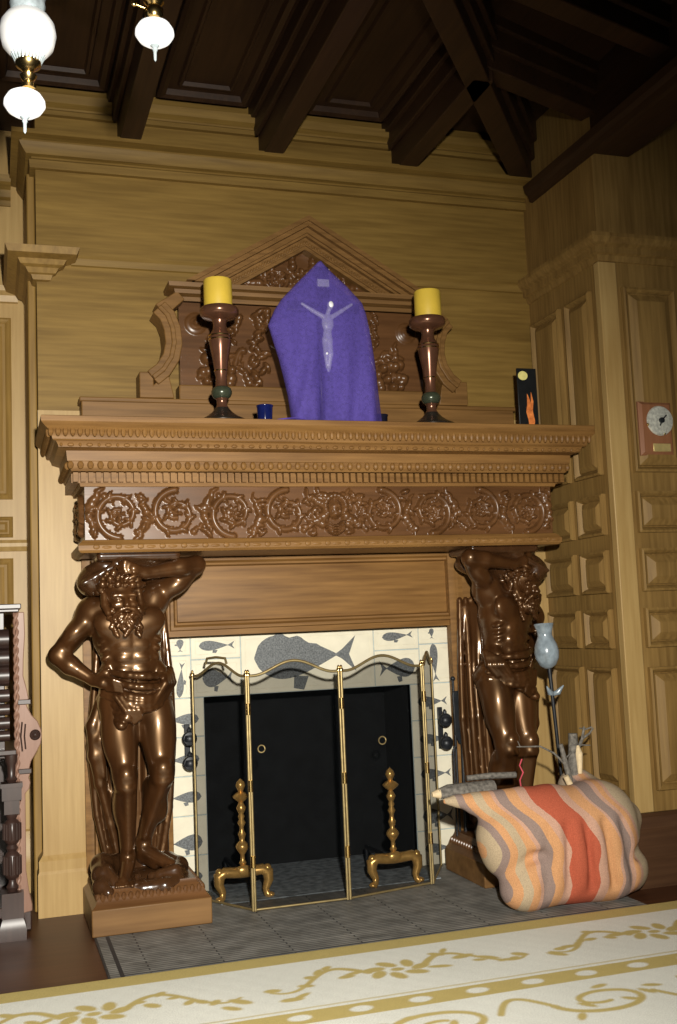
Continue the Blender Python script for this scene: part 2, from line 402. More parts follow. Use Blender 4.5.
# ------------------------------------------------------------------ carved relief fields
class Relief:
    def __init__(s, u0, u1, w0, w1, h):
        s.u = np.linspace(u0, u1, int(round((u1-u0)/h))+1); s.w = np.linspace(w0, w1, int(round((w1-w0)/h))+1)
        s.U, s.W = np.meshgrid(s.u, s.w); s.H = np.zeros_like(s.U)
    def blob(s, c, r, amp, rot=0):
        r = (r, r) if np.isscalar(r) else r
        x, y = s.U-c[0], s.W-c[1]; a, b = math.cos(rot), math.sin(rot)
        q = ((a*x+b*y)/r[0])**2+((-b*x+a*y)/r[1])**2
        s.H = np.maximum(s.H, amp*np.sqrt(np.clip(1-q, 0, 1))); return s
    def stroke(s, pts, r0, r1, amp):
        n = len(pts)
        for i, p in enumerate(pts):
            r = r0+(r1-r0)*i/max(1, n-1)
            a = np.searchsorted(s.u, (p[0]-r, p[0]+r)); b = np.searchsorted(s.w, (p[1]-r, p[1]+r))
            if a[0] == a[1] or b[0] == b[1]: continue
            sl = (slice(*b), slice(*a)); q = ((s.U[sl]-p[0])**2+(s.W[sl]-p[1])**2)/r**2
            s.H[sl] = np.maximum(s.H[sl], amp*(.4+.6*r/max(r0, r1))*np.sqrt(np.clip(1-q, 0, 1)))
        return s
    def spiral(s, c, R, turns, d, a0, rad=.016, amp=.02, rin=.02):
        n = int(160*turns)
        pts = [(c[0]+(R+(rin-R)*t)*math.cos(a0+d*2*PI*turns*t), c[1]+(R+(rin-R)*t)*math.sin(a0+d*2*PI*turns*t)) for t in np.linspace(0, 1, n)]
        s.stroke(pts, rad, rad*.55, amp)
        for k in range(2, int(7*turns)):                      # leaflets along the vine
            t = k/(7*turns); a = a0+d*2*PI*turns*t; r = R+(rin-R)*t
            s.blob((c[0]+(r+.012)*math.cos(a), c[1]+(r+.012)*math.sin(a)), (.026, .012), amp*1.05, a+d*.8); s.blob((c[0]+(r-.016)*math.cos(a+.1), c[1]+(r-.016)*math.sin(a+.1)), (.018, .008), amp*.8, a-d*.8)
        return s
    def rosette(s, c, R, amp, n=7):
        for k in range(n):
            a = 2*PI*k/n; s.blob((c[0]+R*.6*math.cos(a), c[1]+R*.6*math.sin(a)), (R*.42, R*.26), amp*.8, a)
        s.blob(c, R*.28, amp); return s
    def leaf(s, c, L, a, amp):
        for k in range(5):
            t = k/4; s.blob((c[0]+L*t*math.cos(a), c[1]+L*t*math.sin(a)), (L*.28, L*(.26-.16*t)), amp*(1-.35*t), a+(.55 if k % 2 else -.55))
        return s
    def lines(s, amp, k=1):      # undulating tool marks
        s.H = s.H+amp*rng.standard_normal(s.H.shape)*(s.H > .002); return s

# ================================================================== SETTING
XL, XR, YB, XC = .248, 3.20, 5.84, 1.718      # chimney breast left/right edge, its plane, fireplace axis
fl = struct(MB().box(-1.6, 4.6, 1.2, 6.9, -.05, 0).build('floor', M['floor']))

wb = MB()
wb.box(XL, .82, YB, 6.46, 0, 4.42); wb.box(2.62, XR+.1, YB, 6.46, 0, 4.42); wb.box(.82, 2.62, YB, 6.46, 1.375, 4.42)
wall = struct(wb.build('wall_back', M['oak_x']))
# long crown with board above, wrapping the left corner of the breast
PATH = [(XL, 6.45), (XL, YB), (XR, YB)]
PATH_R = PATH  # travelling towards +X the outside (-Y) lies to the right
crown = MB().moulding([(0, 3.93), (.03, 3.93), (.034, 3.975), (.022, 3.985), (.022, 3.995), (.05, 4.0), (.08, 4.04), (.085, 4.055), (.072, 4.06), (.072, 4.07), (.125, 4.08), (.125, 4.105), (0, 4.11)], PATH)
crown.build('crown_moulding', M['oak_x'], wall, 25)
for a, b in ((XL+.02, .69), (.81, 1.495), (1.625, 2.31), (2.46, XR-.1)):
    MB().moulding([(0, 4.24), (.03, 4.24), (.032, 4.265), (.02, 4.275), (.022, 4.285), (.055, 4.30), (.065, 4.345), (0, 4.345)], [(a, YB), (b, YB)]).build('frieze_moulding', M['oak_x'], wall, 25)
mid = MB().moulding([(0, 3.40), (.012, 3.405), (.018, 3.44), (.03, 3.455), (.03, 3.475), (0, 3.48)], [(.43, YB), (XR, YB)])
mid.build('waist_moulding', M['oak_x'], wall, 25)
blk = MB().moulding([(0, 3.305), (.02, 3.31), (.03, 3.335), (.045, 3.34), (.06, 3.365), (.085, 3.375), (.10, 3.40), (.15, 3.415), (.165, 3.45), (0, 3.455)],
                    [(XL, 6.40), (XL, YB), (.30, YB), (.30, YB+.05)])
blk.build('corner_cornice', M['oak_z'], wall, 25)
# pale pilaster boards and bases left and right of the fireplace
for nm, a, b in (('pilaster_base', XL+.003, .47), ('pilaster_base', 2.97, XR-.002)):
    MB().moulding([(0, 0), (.035, 0), (.035, .21), (.028, .225), (.03, .275), (.012, .30), (.004, .315), (0, .315)], [(a, YB+.2), (a, YB), (b, YB), (b, YB+.2)]).build(nm, M['oak_pale'], wall, 25)
MB().box(XL-.004, .50, YB-.012, YB, .3, 2.6).build('pilaster_board', M['oak_pale'], wall)
MB().box(2.93, XR-.001, YB-.012, YB, .3, 2.6).build('pilaster_board', M['oak_pale'], wall)

# recess to the left of the breast
YR = 6.45
wl = struct(MB().box(-1.6, XL, YR, YR+.08, 0, 4.42).build('wall_left', M['oak_pale']))
MB().moulding([(0, 3.95), (.015, 3.95), (.02, 3.98), (.05, 3.99), (.06, 4.03), (.11, 4.06), (.12, 4.10), (0, 4.10)], [(-1.6, YR), (.13, YR)]).build('crown_moulding', M['oak_x'], wl, 25)
MB().moulding([(0, 3.36), (.02, 3.365), (.03, 3.40), (.06, 3.42), (.065, 3.45), (0, 3.455)], [(-1.6, YR), (.165, YR)]).build('waist_moulding', M['oak_pale'], wl, 25)
MB().moulding([(0, 1.90), (.02, 1.90), (.04, 1.925), (.04, 1.945), (.02, 1.965), (0, 1.965)], [(-1.6, YR), (.215, YR)]).build('dado_moulding', M['oak_pale'], wl, 25)
pn = MB()
PST = [(0, .001), (.0, .012), (.012, .02), (.022, .016), (.035, .004), (.05, .003), (.075, .014)]
for x0, x1 in ((-.52, .125), (-1.3, -.65)):
    for z0, z1 in ((2.2, 3.27), (1.98, 2.1), (1.16, 1.86), (.35, 1.08)):
        MB().rings((x0, z0, x1, z1), [(i if z1-z0 > .3 else i*.6, d) for i, d in PST], front(YR)).build('raised_panel', M['oak_z'], wl, 25)
MB().box(.203, XL-.001, YB+.1, YR, 0, 3.95).build('corner_strip', M['oak_z'], wl, bevel=.008)
MB().moulding([(0, 0), (.05, 0), (.05, .16), (.03, .2), (.02, .33), (0, .34)], [(-1.6, YR), (.2, YR)]).build('plinth_board', M['oak_pale'], wl, 25)

# right-hand panelled block: a side face along Y and a front face
YF = 5.03
wr = struct(MB().box(XR, 4.6, YF, 6.5, .36, 4.42).build('wall_right', M['oak_block']))
MB().moulding([(0, 3.33), (.012, 3.335), (.02, 3.365), (.04, 3.375), (.04, 3.405), (.065, 3.42), (.085, 3.45), (.085, 3.47), (0, 3.475)], [(XR, YB), (XR, YF), (4.6, YF)]).build('waist_moulding', M['oak_block'], wr, 25)
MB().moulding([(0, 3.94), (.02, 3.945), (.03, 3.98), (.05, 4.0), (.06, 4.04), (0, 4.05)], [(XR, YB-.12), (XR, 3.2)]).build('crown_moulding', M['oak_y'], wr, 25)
pr = MB()
def tall(n): return [(i*n, d) for i, d in ((0, .001), (0, -.012), (.018, -.02), (.03, -.008), (.045, -.008), (.085, .012))]
st = MB()
FR = [(3.325, 3.66), (3.76, 4.35)]
RW = [(2.16, 3.19), (1.83, 2.055), (1.515, 1.745), (1.215, 1.425), (.47, 1.11)]
PS = [(0, .001), (.0, .028), (.012, .032), (.022, .022), (.03, .002), (.036, .0), (.038, .012), (.078, .034)]
for x0, x1 in FR:
    for z0, z1 in RW: MB().rings((x0, z0, x1, z1), PS, front(YF)).build('raised_panel', M['oak_block'], wr, 25)
ps = MB()
PD = [(0, .001), (.0, .026), (.012, .032), (.022, .02), (.03, .002), (.034, .0), (.036, .01), (.068, .03)]
for y0, y1 in ((5.12, 5.39), (5.46, 5.80)):
    for z0, z1 in RW: MB().rings((y0, z0, y1, z1), PD, side(XR)).build('raised_panel', M['oak_block'], wr, 25)
MB().box(XR-.012, XR+.1, YF-.012, YF+.04, .36, 3.33).build('corner_stile', M['oak_pale'], wr, bevel=.005)
db = MB(); db.moulding([(0, 0), (.09, 0), (.09, .13), (.075, .15), (.075, .27), (.06, .29), (.05, .345), (.03, .36), (0, .36)], [(XR, YB), (XR, YF), (4.6, YF)]); db.box(XR, 4.6, YF, 6.5, 0, .36)
struct(db.build('baseboard_right', M['dark_base'], None, 25))

# ceiling: boards, beams running out from the breast, coffer frames, corner hip beam
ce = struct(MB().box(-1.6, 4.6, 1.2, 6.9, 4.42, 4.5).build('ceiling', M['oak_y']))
def beam(x0, x1, y0, y1, z0=4.10):
    return MB().box(x0, x1, y0, y1, z0, 4.43).box(x0-.03, x0, y0, y1, 4.24, 4.43).box(x1, x1+.03, y0, y1, 4.24, 4.43).box(x0-.055, x1+.055, y0, y1, 4.33, 4.43)
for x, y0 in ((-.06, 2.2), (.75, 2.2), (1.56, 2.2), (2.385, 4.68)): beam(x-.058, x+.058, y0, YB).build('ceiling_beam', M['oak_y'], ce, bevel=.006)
def coffer(x0, x1, y0, y1):
    mp = lambda u, w, d: (u, w, 4.42-d)
    return MB().rings((x0, y0, x1, y1), [(0, 0), (0, .05), (.02, .062), (.045, .05), (.055, .02), (.1, .012), (.11, .03), (.125, .03), (.135, .01)], mp)
for x0, x1 in ((-.95, -.19), (.05, .63), (.90, 1.42), (1.75, 2.25)):
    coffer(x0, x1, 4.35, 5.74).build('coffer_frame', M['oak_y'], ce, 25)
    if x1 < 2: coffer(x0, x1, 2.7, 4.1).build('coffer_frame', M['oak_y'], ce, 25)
def slant(p, q, wd, z0, z1, nm):
    d = (Vector(q)-Vector(p)).normalized(); n = Vector((d.y, -d.x))
    b = MB()
    def bar(o0, o1, a, c):
        P = [Vector(p)+n*o0, Vector(q)+n*o0, Vector(q)+n*o1, Vector(p)+n*o1]
        b.prism([(v.x, v.y) for v in P], lambda u, w, dd: (u, w, dd), a, c)
    bar(-wd/2, wd/2, z0, z1)
    bar(-wd/2-.03, wd/2+.03, z0+.10, z1)
    bar(-wd/2-.055, wd/2+.055, z0+.2, z1)
    return b.build(nm, M['oak_y'], ce, bevel=.006)
slant((3.16, 5.76), (1.4, 3.45), .13, 4.10, 4.43, 'hip_beam')
slant((2.36, 4.70), (3.2, 5.02), .12, 4.16, 4.43, 'ceiling_beam')
slant((2.0, 3.95), (3.2, 4.33), .12, 4.16, 4.43, 'ceiling_beam')
MB().box(XR, XR+.24, 2.0, YF, 3.95, 4.43).build('ceiling_beam', M['oak_y'], ce, bevel=.01)

# ================================================================== FIREPLACE
fp = thing('fireplace', 'carved oak fireplace with deep mantel shelf, scrollwork frieze and fish tile surround', 'fireplace', (XC, 5.6, 0))
# hearth
hb = MB().box(.445, 2.99, 4.655, 6.5, -.02, .006).build('hearth', M['hearth'], None)
tag(hb, 'grey hearth of thin slate strip tiles with dark border line', 'hearth')
MB().box(.495, .512, 4.66, 5.29, .0055, .0075).box(.445, .455, 4.66, 5.8, .0055, .0075).box(.512, 2.94, 4.672, 4.682, .0055, .0075).build('border_line', M['hearth_line'], hb)
# firebox
OP0, OP1, OPZ, YT = 1.11, 2.326, 1.04, 5.95
fb = MB()
fb.box(OP0-.05, OP0, YT+.002, 6.44, 0, OPZ+.1).box(OP1, OP1+.05, YT+.002, 6.44, 0, OPZ+.1).box(OP0, OP1, YT+.002, 6.44, OPZ, OPZ+.1).box(OP0-.05, OP1+.05, 6.40, 6.45, 0, OPZ+.1)
fb.build('firebox', M['soot'], fp)
MB().box(OP0, OP1, 5.62, 6.40, .005, .010).build('ash_floor', M['ash'], hb)
# tile surround: grout bed and single tiles
gr = MB().box(.82, OP0, YT, YT+.04, 0, 1.375).box(OP1, 2.62, YT, YT+.04, 0, 1.375).box(OP0, OP1, YT, YT+.04, OPZ, 1.375).build('tile_bed', M['grout'], fp)
cols_z = [0.005, .2, .41, .62, .83, 1.04]
def tile(x0, x1, z0, z1, border=True):
    g = .003; b = MB()
    st = [(0, 0), (0, .006), (.003, .008)]
    if border and min(x1-x0, z1-z0) > .1: st += [(.022, .008), (.024, .0065), (.026, .008)]
    b.rings((x0+g, z0+g, x1-g, z1-g), st, front(YT)); b.build('tile', M['cream'], gr, 25)
for a, b in ((.82, 1.043), (1.043, OP0), (OP1, 2.393), (2.393, 2.62)):
    for z0, z1 in zip(cols_z[:-1], cols_z[1:]): tile(a, b, z0, z1, False)
for a, b in ((.82, 1.043), (2.393, 2.62)):
    tile(a, b, 1.04, 1.27); tile(a, b, 1.27, 1.372)
for a, b in ((1.043, 1.324), (2.112, 2.393)):
    tile(a, b, 1.245, 1.372); tile(a, b, 1.04, 1.245)
tile(1.324, 2.112, 1.04, 1.372)
def fish(cx, cz, L, H, rot=0, flip=1, deep=False):
    n = 22; t = np.linspace(0, 1, n)
    up = H*.5*np.sin(PI*t**.62)**.9*(1-.15*t)+H*.03; lo = H*.5*np.sin(PI*t**.7)**.95*(1-.2*t)+H*.02
    if deep: up = up*(1+.10*np.sin(t*26)*(t > .2)*(t < .8))
    x = t*L*.8
    P = [(x[i], up[i]) for i in range(n)]+[(L*.86, H*.12), (L, H*.42), (L*.93, 0), (L, -H*.40), (L*.86, -H*.1)]+[(x[i], -lo[i]) for i in range(n-1, -1, -1)]
    P += [(-.012*L, 0)]
    if deep: P = P[:-1]
    c, s_ = math.cos(rot), math.sin(rot)
    out = [((u-L/2)*flip, w) for u, w in P]
    out = [(cx+c*u-s_*w, cz+s_*u+c*w) for u, w in out]
    b = MB().prism(out, front(YT-.008), 0, .0015)
    f2 = [(-L*.12, -H*.42), (L*.02, -H*.45), (-L*.03, -H*.75), (-L*.13, -H*.7)]
    b.prism([(cx+c*u*flip-s_*w, cz+s_*u*flip+c*w) for u, w in f2], front(YT-.008), 0, .0015)
    b.build('painted_fish', M['fish'], gr, 20)
fish(1.19, 1.318, .20, .055); fish(1.70, 1.235, .60, .25, .0, 1, True)
fish(2.26, 1.325, .19, .05, .06)
fish(.985, 1.14, .19, .04, PI/2-.1); fish(.985, 1.325, .07, .04, -PI/2)
fish(2.485, 1.16, .22, .05, -PI/2+.05); fish(2.475, 1.33, .06, .03, -PI/2)
fish(1.19, 1.14, .17, .10); fish(2.25, 1.14, .22, .11, 0, -1)
for z, l, h in ((.925, .185, .062), (.71, .18, .058), (.51, .19, .06), (.27, .19, .085), (.09, .18, .055)):
    fish(.985, z, l, h, .0, -1); fish(2.46, z+.01, l, h, .0, 1)
# oak jambs, lintel panel
MB().box(.78, .905, YB-.03, YT, 0, 1.38).build('jamb', M['mantel'], fp, bevel=.008)
MB().box(2.575, 2.67, YB-.03, YT, 0, 1.38).build('jamb', M['mantel'], fp, bevel=.008)
lp = MB().rings((.88, 1.375, 2.63, 1.83), [(0, 0), (0, .05), (.03, .055), (.035, .07), (.05, .07), (.062, .05), (.072, .048), (.08, .02), (.11, .026)], front(YB+.02))
lp.build('lintel_panel', M['mantel'], fp, 25)
for x0, x1 in ((.455, .90), (2.536, 2.98)):       # moulded panel behind each figure
    MB().rings((x0, .20, x1, 1.83), [(0, 0), (0, .05), (.02, .055), (.04, .055), (.05, .03), (.06, .03), (.075, .012)], front(YB)).build('pilaster', M['mantel'], fp, 25)
# frieze box and carved scroll field
FY, F0, F1 = 5.36, .44, 2.996
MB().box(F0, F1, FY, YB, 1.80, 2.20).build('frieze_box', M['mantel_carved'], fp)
def frieze_relief(u0, u1, centre, h=.0045):
    r = Relief(u0, u1, 1.862, 2.125, h); zc = 1.99; rl = random.Random(21)
    if centre:
        for sx in (-1, 1):
            X = lambda o: XC+sx*o
            for k, o in enumerate((.26, .545, .835, 1.115)):
                d = sx*(1 if k % 2 else -1); a0 = (-PI/2 if k % 2 else PI/2)
                r.spiral((X(o), zc), .118, 1.5, d, a0, .019, .032)
                (r.rosette((X(o), zc), .045, .032, 7) if k in (1,) else r.rosette((X(o), zc), .034, .028, 5))
                r.leaf((X(o+.14), zc+(.03 if k % 2 else -.03)), .10, (PI/2 if k % 2 else -PI/2)+sx*.5, .024)
                r.leaf((X(o+.145), zc+(-.01 if k % 2 else .01)), .08, (-PI/2 if k % 2 else PI/2)-sx*.4, .028)
                for q in range(5): r.blob((X(o+.145+rl.uniform(-.03, .03)), zc+rl.uniform(-.11, .11)), (.030, .013), rl.uniform(.022, .038), rl.uniform(-1.5, 1.5))
                r.leaf((X(o-.09), zc-.09), .06, PI/2+sx*.9, .022); r.leaf((X(o+.07), zc+.09), .055, -PI/2-sx*.9, .02)
            r.leaf((X(.07), zc-.06), .09, PI/2-sx*1.2, .03); r.leaf((X(.05), zc+.09), .07, -sx*.4+(0 if sx > 0 else PI), .028)
        for sx in (-1, 1):
            for q in range(26): r.blob((XC+sx*rl.uniform(.05, .17), zc+rl.uniform(-.115, .115)), (.026, .011), rl.uniform(.018, .036), rl.uniform(-1.5, 1.5))
            r.leaf((XC+sx*.06, zc-.02), .11, (-.5 if sx > 0 else PI+.5), .036); r.leaf((XC+sx*.06, zc+.04), .10, (.5 if sx > 0 else PI-.5), .036)
        for q in range(13): an = PI*(q/12*1.4-.2); r.blob((XC+.056*math.cos(an), zc+.03+.058*math.sin(an)), .020, .042)
        r.blob((XC, zc+.018), (.040, .056), .048); r.blob((XC, zc+.012), (.010, .020), .062); r.blob((XC, zc-.018), (.016, .007), .054)
        for sx in (-1, 1):
            r.blob((XC+sx*.017, zc+.034), (.011, .006), .054); r.blob((XC+sx*.02, zc+.002), (.016, .018), .048)
        for k in range(4): r.stroke([(XC-.045+.09*t, zc-.048-.014*k-.024*math.sin(PI*t)) for t in np.linspace(0, 1, 24)], .008, .008, .04)
    else:
        r.spiral(((u0+u1)/2-.08, zc), .10, 1.5, 1, PI/2, .016, .026); r.rosette(((u0+u1)/2-.08, zc), .04, .03); r.spiral(((u0+u1)/2+.13, zc), .09, 1.5, -1, -PI/2, .016, .026)
    return r
r = frieze_relief(F0, F1, True)
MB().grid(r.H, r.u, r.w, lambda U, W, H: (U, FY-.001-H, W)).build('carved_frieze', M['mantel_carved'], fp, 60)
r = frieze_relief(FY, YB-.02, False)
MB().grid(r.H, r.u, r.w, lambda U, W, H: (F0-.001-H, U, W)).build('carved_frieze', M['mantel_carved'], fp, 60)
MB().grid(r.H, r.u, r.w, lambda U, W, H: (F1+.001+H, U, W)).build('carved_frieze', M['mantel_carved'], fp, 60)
MP = [(F0, YB-.005), (F0, FY), (F1, FY), (F1, YB-.005)]
lm = MB().moulding([(0, 1.80), (.022, 1.80), (.034, 1.812), (.036, 1.835), (.022, 1.852), (.012, 1.862), (0, 1.865)], MP)
n = 24
for i in range(n): 
    x = F0+.05+(F1-F0-.1)*i/(n-1); lm.ball((x, FY-.034, 1.828), (.017, .01, .013), 8, 6); lm.ball((x+.05, FY-.032, 1.826), (.03, .007, .009), 8, 6)
lm.build('lower_moulding', M['mantel'], fp, 30)
# bed mouldings under the shelf
bm_ = MB().moulding([(0, 2.125), (.02, 2.125), (.024, 2.14), (.03, 2.14), (.03, 2.19), (.064, 2.195), (.075, 2.215), (.08, 2.24), (.085, 2.242), (.09, 2.29), (.128, 2.302), (.13, 2.312), (.14, 2.33), (0, 2.33)], MP)
dn = bm_
nd = 74
for i in range(nd):
    x = F0-.045+(F1-F0+.09)*i/(nd-1); dn.box(x-.0115, x+.0115, FY-.062, FY-.025, 2.143, 2.189)
for i in range(13):
    y = FY+.0+.46*i/12; dn.box(F0-.062, F0-.025, y-.0115, y+.0115, 2.143, 2.189); dn.box(F1+.025, F1+.062, y-.0115, y+.0115, 2.143, 2.189)
eg = bm_
ne = 58
for i in range(ne):
    x = F0-.07+(F1-F0+.14)*i/(ne-1); eg.ball((x, FY-.082, 2.222), (.0155, .016, .02), 8, 7)
for i in range(11):
    y = FY-.04+.48*i/10; eg.ball((F0-.082, y, 2.222), (.016, .0155, .02), 8, 7); eg.ball((F1+.082, y, 2.222), (.016, .0155, .02), 8, 7)
bd = bm_
for i in range(64):
    x = F0-.115+(F1-F0+.23)*i/63
    bd.ball((x, FY-.133, 2.312), (.016 if i % 2 else .007, .01, .009), 8, 6)
bm_.build('bed_moulding', M['mantel'], fp, 30)
cy = MB().moulding([(0, 2.33), (.15, 2.33), (.157, 2.336), (.16, 2.35), (.17, 2.375), (.195, 2.395), (.205, 2.405), (.21, 2.412), (.21, 2.437), (.205, 2.44), (0, 2.44)], [(F0, YB-.005), (F0, FY), (F1, FY), (F1, YB-.005)])
lf = cy
nl = 86
for i in range(nl):
    x = F0-.165+(F1-F0+.33)*i/(nl-1)
    lf.ball((x, FY-.173, 2.37), (.0125, .014, .026), 8, 6)
for i in range(17):
    y = FY-.13+.58*i/16; lf.ball((F0-.173, y, 2.37), (.014, .0125, .026), 8, 6)
    lf.ball((F1+.173, y, 2.37), (.014, .0125, .026), 8, 6)
cy.build('mantel_shelf', M['mantel'], fp, 30)

# ================================================================== OVERMANTEL
om = thing('overmantel', 'carved oak pediment panel with fruit and scroll brackets standing on the mantel shelf', 'carving', (XC, 5.75, 2.44))
MZ = 2.44
MB().box(.46, 2.976, 5.70, YB-.002, MZ, 2.635).box(.45, 2.986, 5.69, YB-.002, 2.625, 2.65).build('base_step', M['overmantel'], om, bevel=.006)
MB().box(.98, 2.456, 5.715, YB-.002, 2.65, 2.735).build('ledge', M['overmantel'], om, bevel=.008)
r = Relief(1.0, 2.436, 2.735, 3.215, .005)
for sx in (-1, 1):
    X = lambda o: XC+sx*o
    rr = random.Random(3)
    for k in range(15): r.blob((X(.50+rr.uniform(-.12, .10)), 2.83+rr.uniform(-.075, .075)), rr.uniform(.024, .036), rr.uniform(.035, .06))   # fruit
    for k in range(22):                                                           # hanging drop of leaves
        r.blob((X(.27+rr.uniform(-.045, .045)), 2.76+.42*k/21), (.035, .018), rr.uniform(.03, .055), rr.uniform(-1.2, 1.2))
    for k in range(10): r.blob((X(.43+rr.uniform(-.02, .02)), 3.0+.2*k/9), (.022, .012), .03, rr.uniform(-1, 1))
    for R_, a_ in ((.062, .016), (.042, .028), (.022, .05)): r.blob((X(.625), 3.095), R_, a_)
    r.stroke([(X(.36+.10*t), 2.95-.16*t+.03*math.sin(6*t)) for t in np.linspace(0, 1, 60)], .02, .012, .03)
    r.leaf((X(.55), 2.92), .1, PI/2, .03)
for sx in (-1, 1):
    rr = random.Random(17)
    for k in range(14): r.blob((XC+sx*(.50+rr.uniform(-.13, .12)), 2.90+rr.uniform(-.13, .06)), (.034, .015), rr.uniform(.02, .035), rr.uniform(-1.5, 1.5))
    r.leaf((XC+sx*.38, 3.14), .09, -PI/2+sx*.3, .035); r.leaf((XC+sx*.22, 3.18), .10, -PI/2, .05); r.leaf((XC+sx*.33, 2.77), .10, PI/2-sx*.4, .03)
for k in range(16): r.blob((XC+rng.uniform(-.17, .17), rng.uniform(2.8, 3.18)), (.04, .02), .035, rng.uniform(-1.5, 1.5))
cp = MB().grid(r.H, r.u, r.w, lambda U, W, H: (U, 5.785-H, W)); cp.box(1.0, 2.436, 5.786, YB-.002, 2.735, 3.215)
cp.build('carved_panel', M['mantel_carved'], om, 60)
def ribbon(pts, wd):
    L = []; R_ = []
    for i, p in enumerate(pts):
        a = Vector(pts[max(i-1, 0)]); b = Vector(pts[min(i+1, len(pts)-1)]); t = (b-a).normalized(); n = Vector((-t.y, t.x))
        w_ = wd if np.isscalar(wd) else wd[i]
        L.append(tuple(Vector(p)+n*w_/2)); R_.append(tuple(Vector(p)-n*w_/2))
    return L+R_[::-1]
for sx in (-1, 1):
    X = lambda o: XC+sx*o
    c = MB()
    arc = [(X(.845-.001), 3.145), (X(.80), 3.10), (X(.775), 3.03), (X(.768), 2.95), (X(.785), 2.87), (X(.83), 2.80), (X(.885), 2.755)]
    c.prism(ribbon(arc, .092), front(0), -5.66, -5.82)
    c.prism(ribbon(arc, .025), front(0), -5.645, -5.82)
    c.prism([(X(.86), 3.165), (X(.74), 3.245), (X(.70), 3.20), (X(.80), 3.11)], front(0), -5.68, -5.82)
    c.prism([(X(.955), 2.65), (X(.955), 2.79), (X(.88), 2.79), (X(.88), 2.72), (X(.80), 2.79), (X(.77), 2.65)], front(0), -5.68, -5.82)
    c.build('scroll_bracket', M['overmantel'], om, 30, bevel=.005)
MB().moulding([(0, 3.205), (.012, 3.205), (.02, 3.225), (.055, 3.235), (.06, 3.255), (.09, 3.262), (.095, 3.285), (0, 3.285)], [(1.02, 5.83), (1.02, 5.735), (2.416, 5.735), (2.416, 5.83)]).build('architrave', M['overmantel'], om, 25)
AP, TZ, TX = 3.70, 3.285, .70
sl = (AP-TZ)/TX
def chevron(o0, o1):
    # band between two lines parallel to the rake, measured downwards
    zb = TZ
    P = []
    xa = lambda o: (AP-o-zb)/sl
    return [(XC-xa(o0), zb), (XC, AP-o0), (XC+xa(o0), zb), (XC+xa(o1), zb), (XC, AP-o1), (XC-xa(o1), zb)]
rk = MB()
for o0, o1, y in ((0, .028, 5.60), (.02, .055, 5.615), (.05, .085, 5.645), (.08, .10, 5.66), (.098, .145, 5.69), (.14, .165, 5.70)):
    rk.prism(chevron(o0, o1), front(0), -y, -(YB-.002))
bt = rk
for sx in (-1, 1):
    for k in range(34):
        t = (k+.5)/34; x = XC+sx*TX*.8*t; bt.ball((x, 5.69, AP-.125-sl*TX*.8*t), (.008, .008, .011), 6, 5)
rk.build('raking_cornice', M['overmantel'], om)
r = Relief(XC-.56, XC+.56, TZ, 3.60, .005)
r.rosette((XC, 3.39), .06, .04); rr = random.Random(5)
for sx in (-1, 1):
    r.spiral((XC+sx*.17, 3.37), .075, 1.4, sx, 0, .014, .03); r.leaf((XC+sx*.26, 3.34), .12, 0 if sx > 0 else PI, .04); r.leaf((XC+sx*.06, 3.45), .1, PI/2, .035)
    for k in range(12): r.blob((XC+sx*rr.uniform(.02, .38), 3.30+rr.uniform(0, .10)), (.03, .014), .03, rr.uniform(-1.5, 1.5))
mask = (r.W < AP-.12-sl*np.abs(r.U-XC)); r.H *= mask
v = MB(); Uc = np.clip(r.U, XC-(AP-.13-r.W)/sl, XC+(AP-.13-r.W)/sl)
nj, ni = r.H.shape; idx = np.arange(nj*ni).reshape(nj, ni)
v.add(np.stack([Uc, 5.77-r.H, np.minimum(r.W, AP-.14)], -1).reshape(-1, 3), np.stack([idx[:-1, :-1], idx[:-1, 1:], idx[1:, 1:], idx[1:, :-1]], -1).reshape(-1, 4).tolist())
v.build('tympanum', M['mantel_carved'], om, 60)

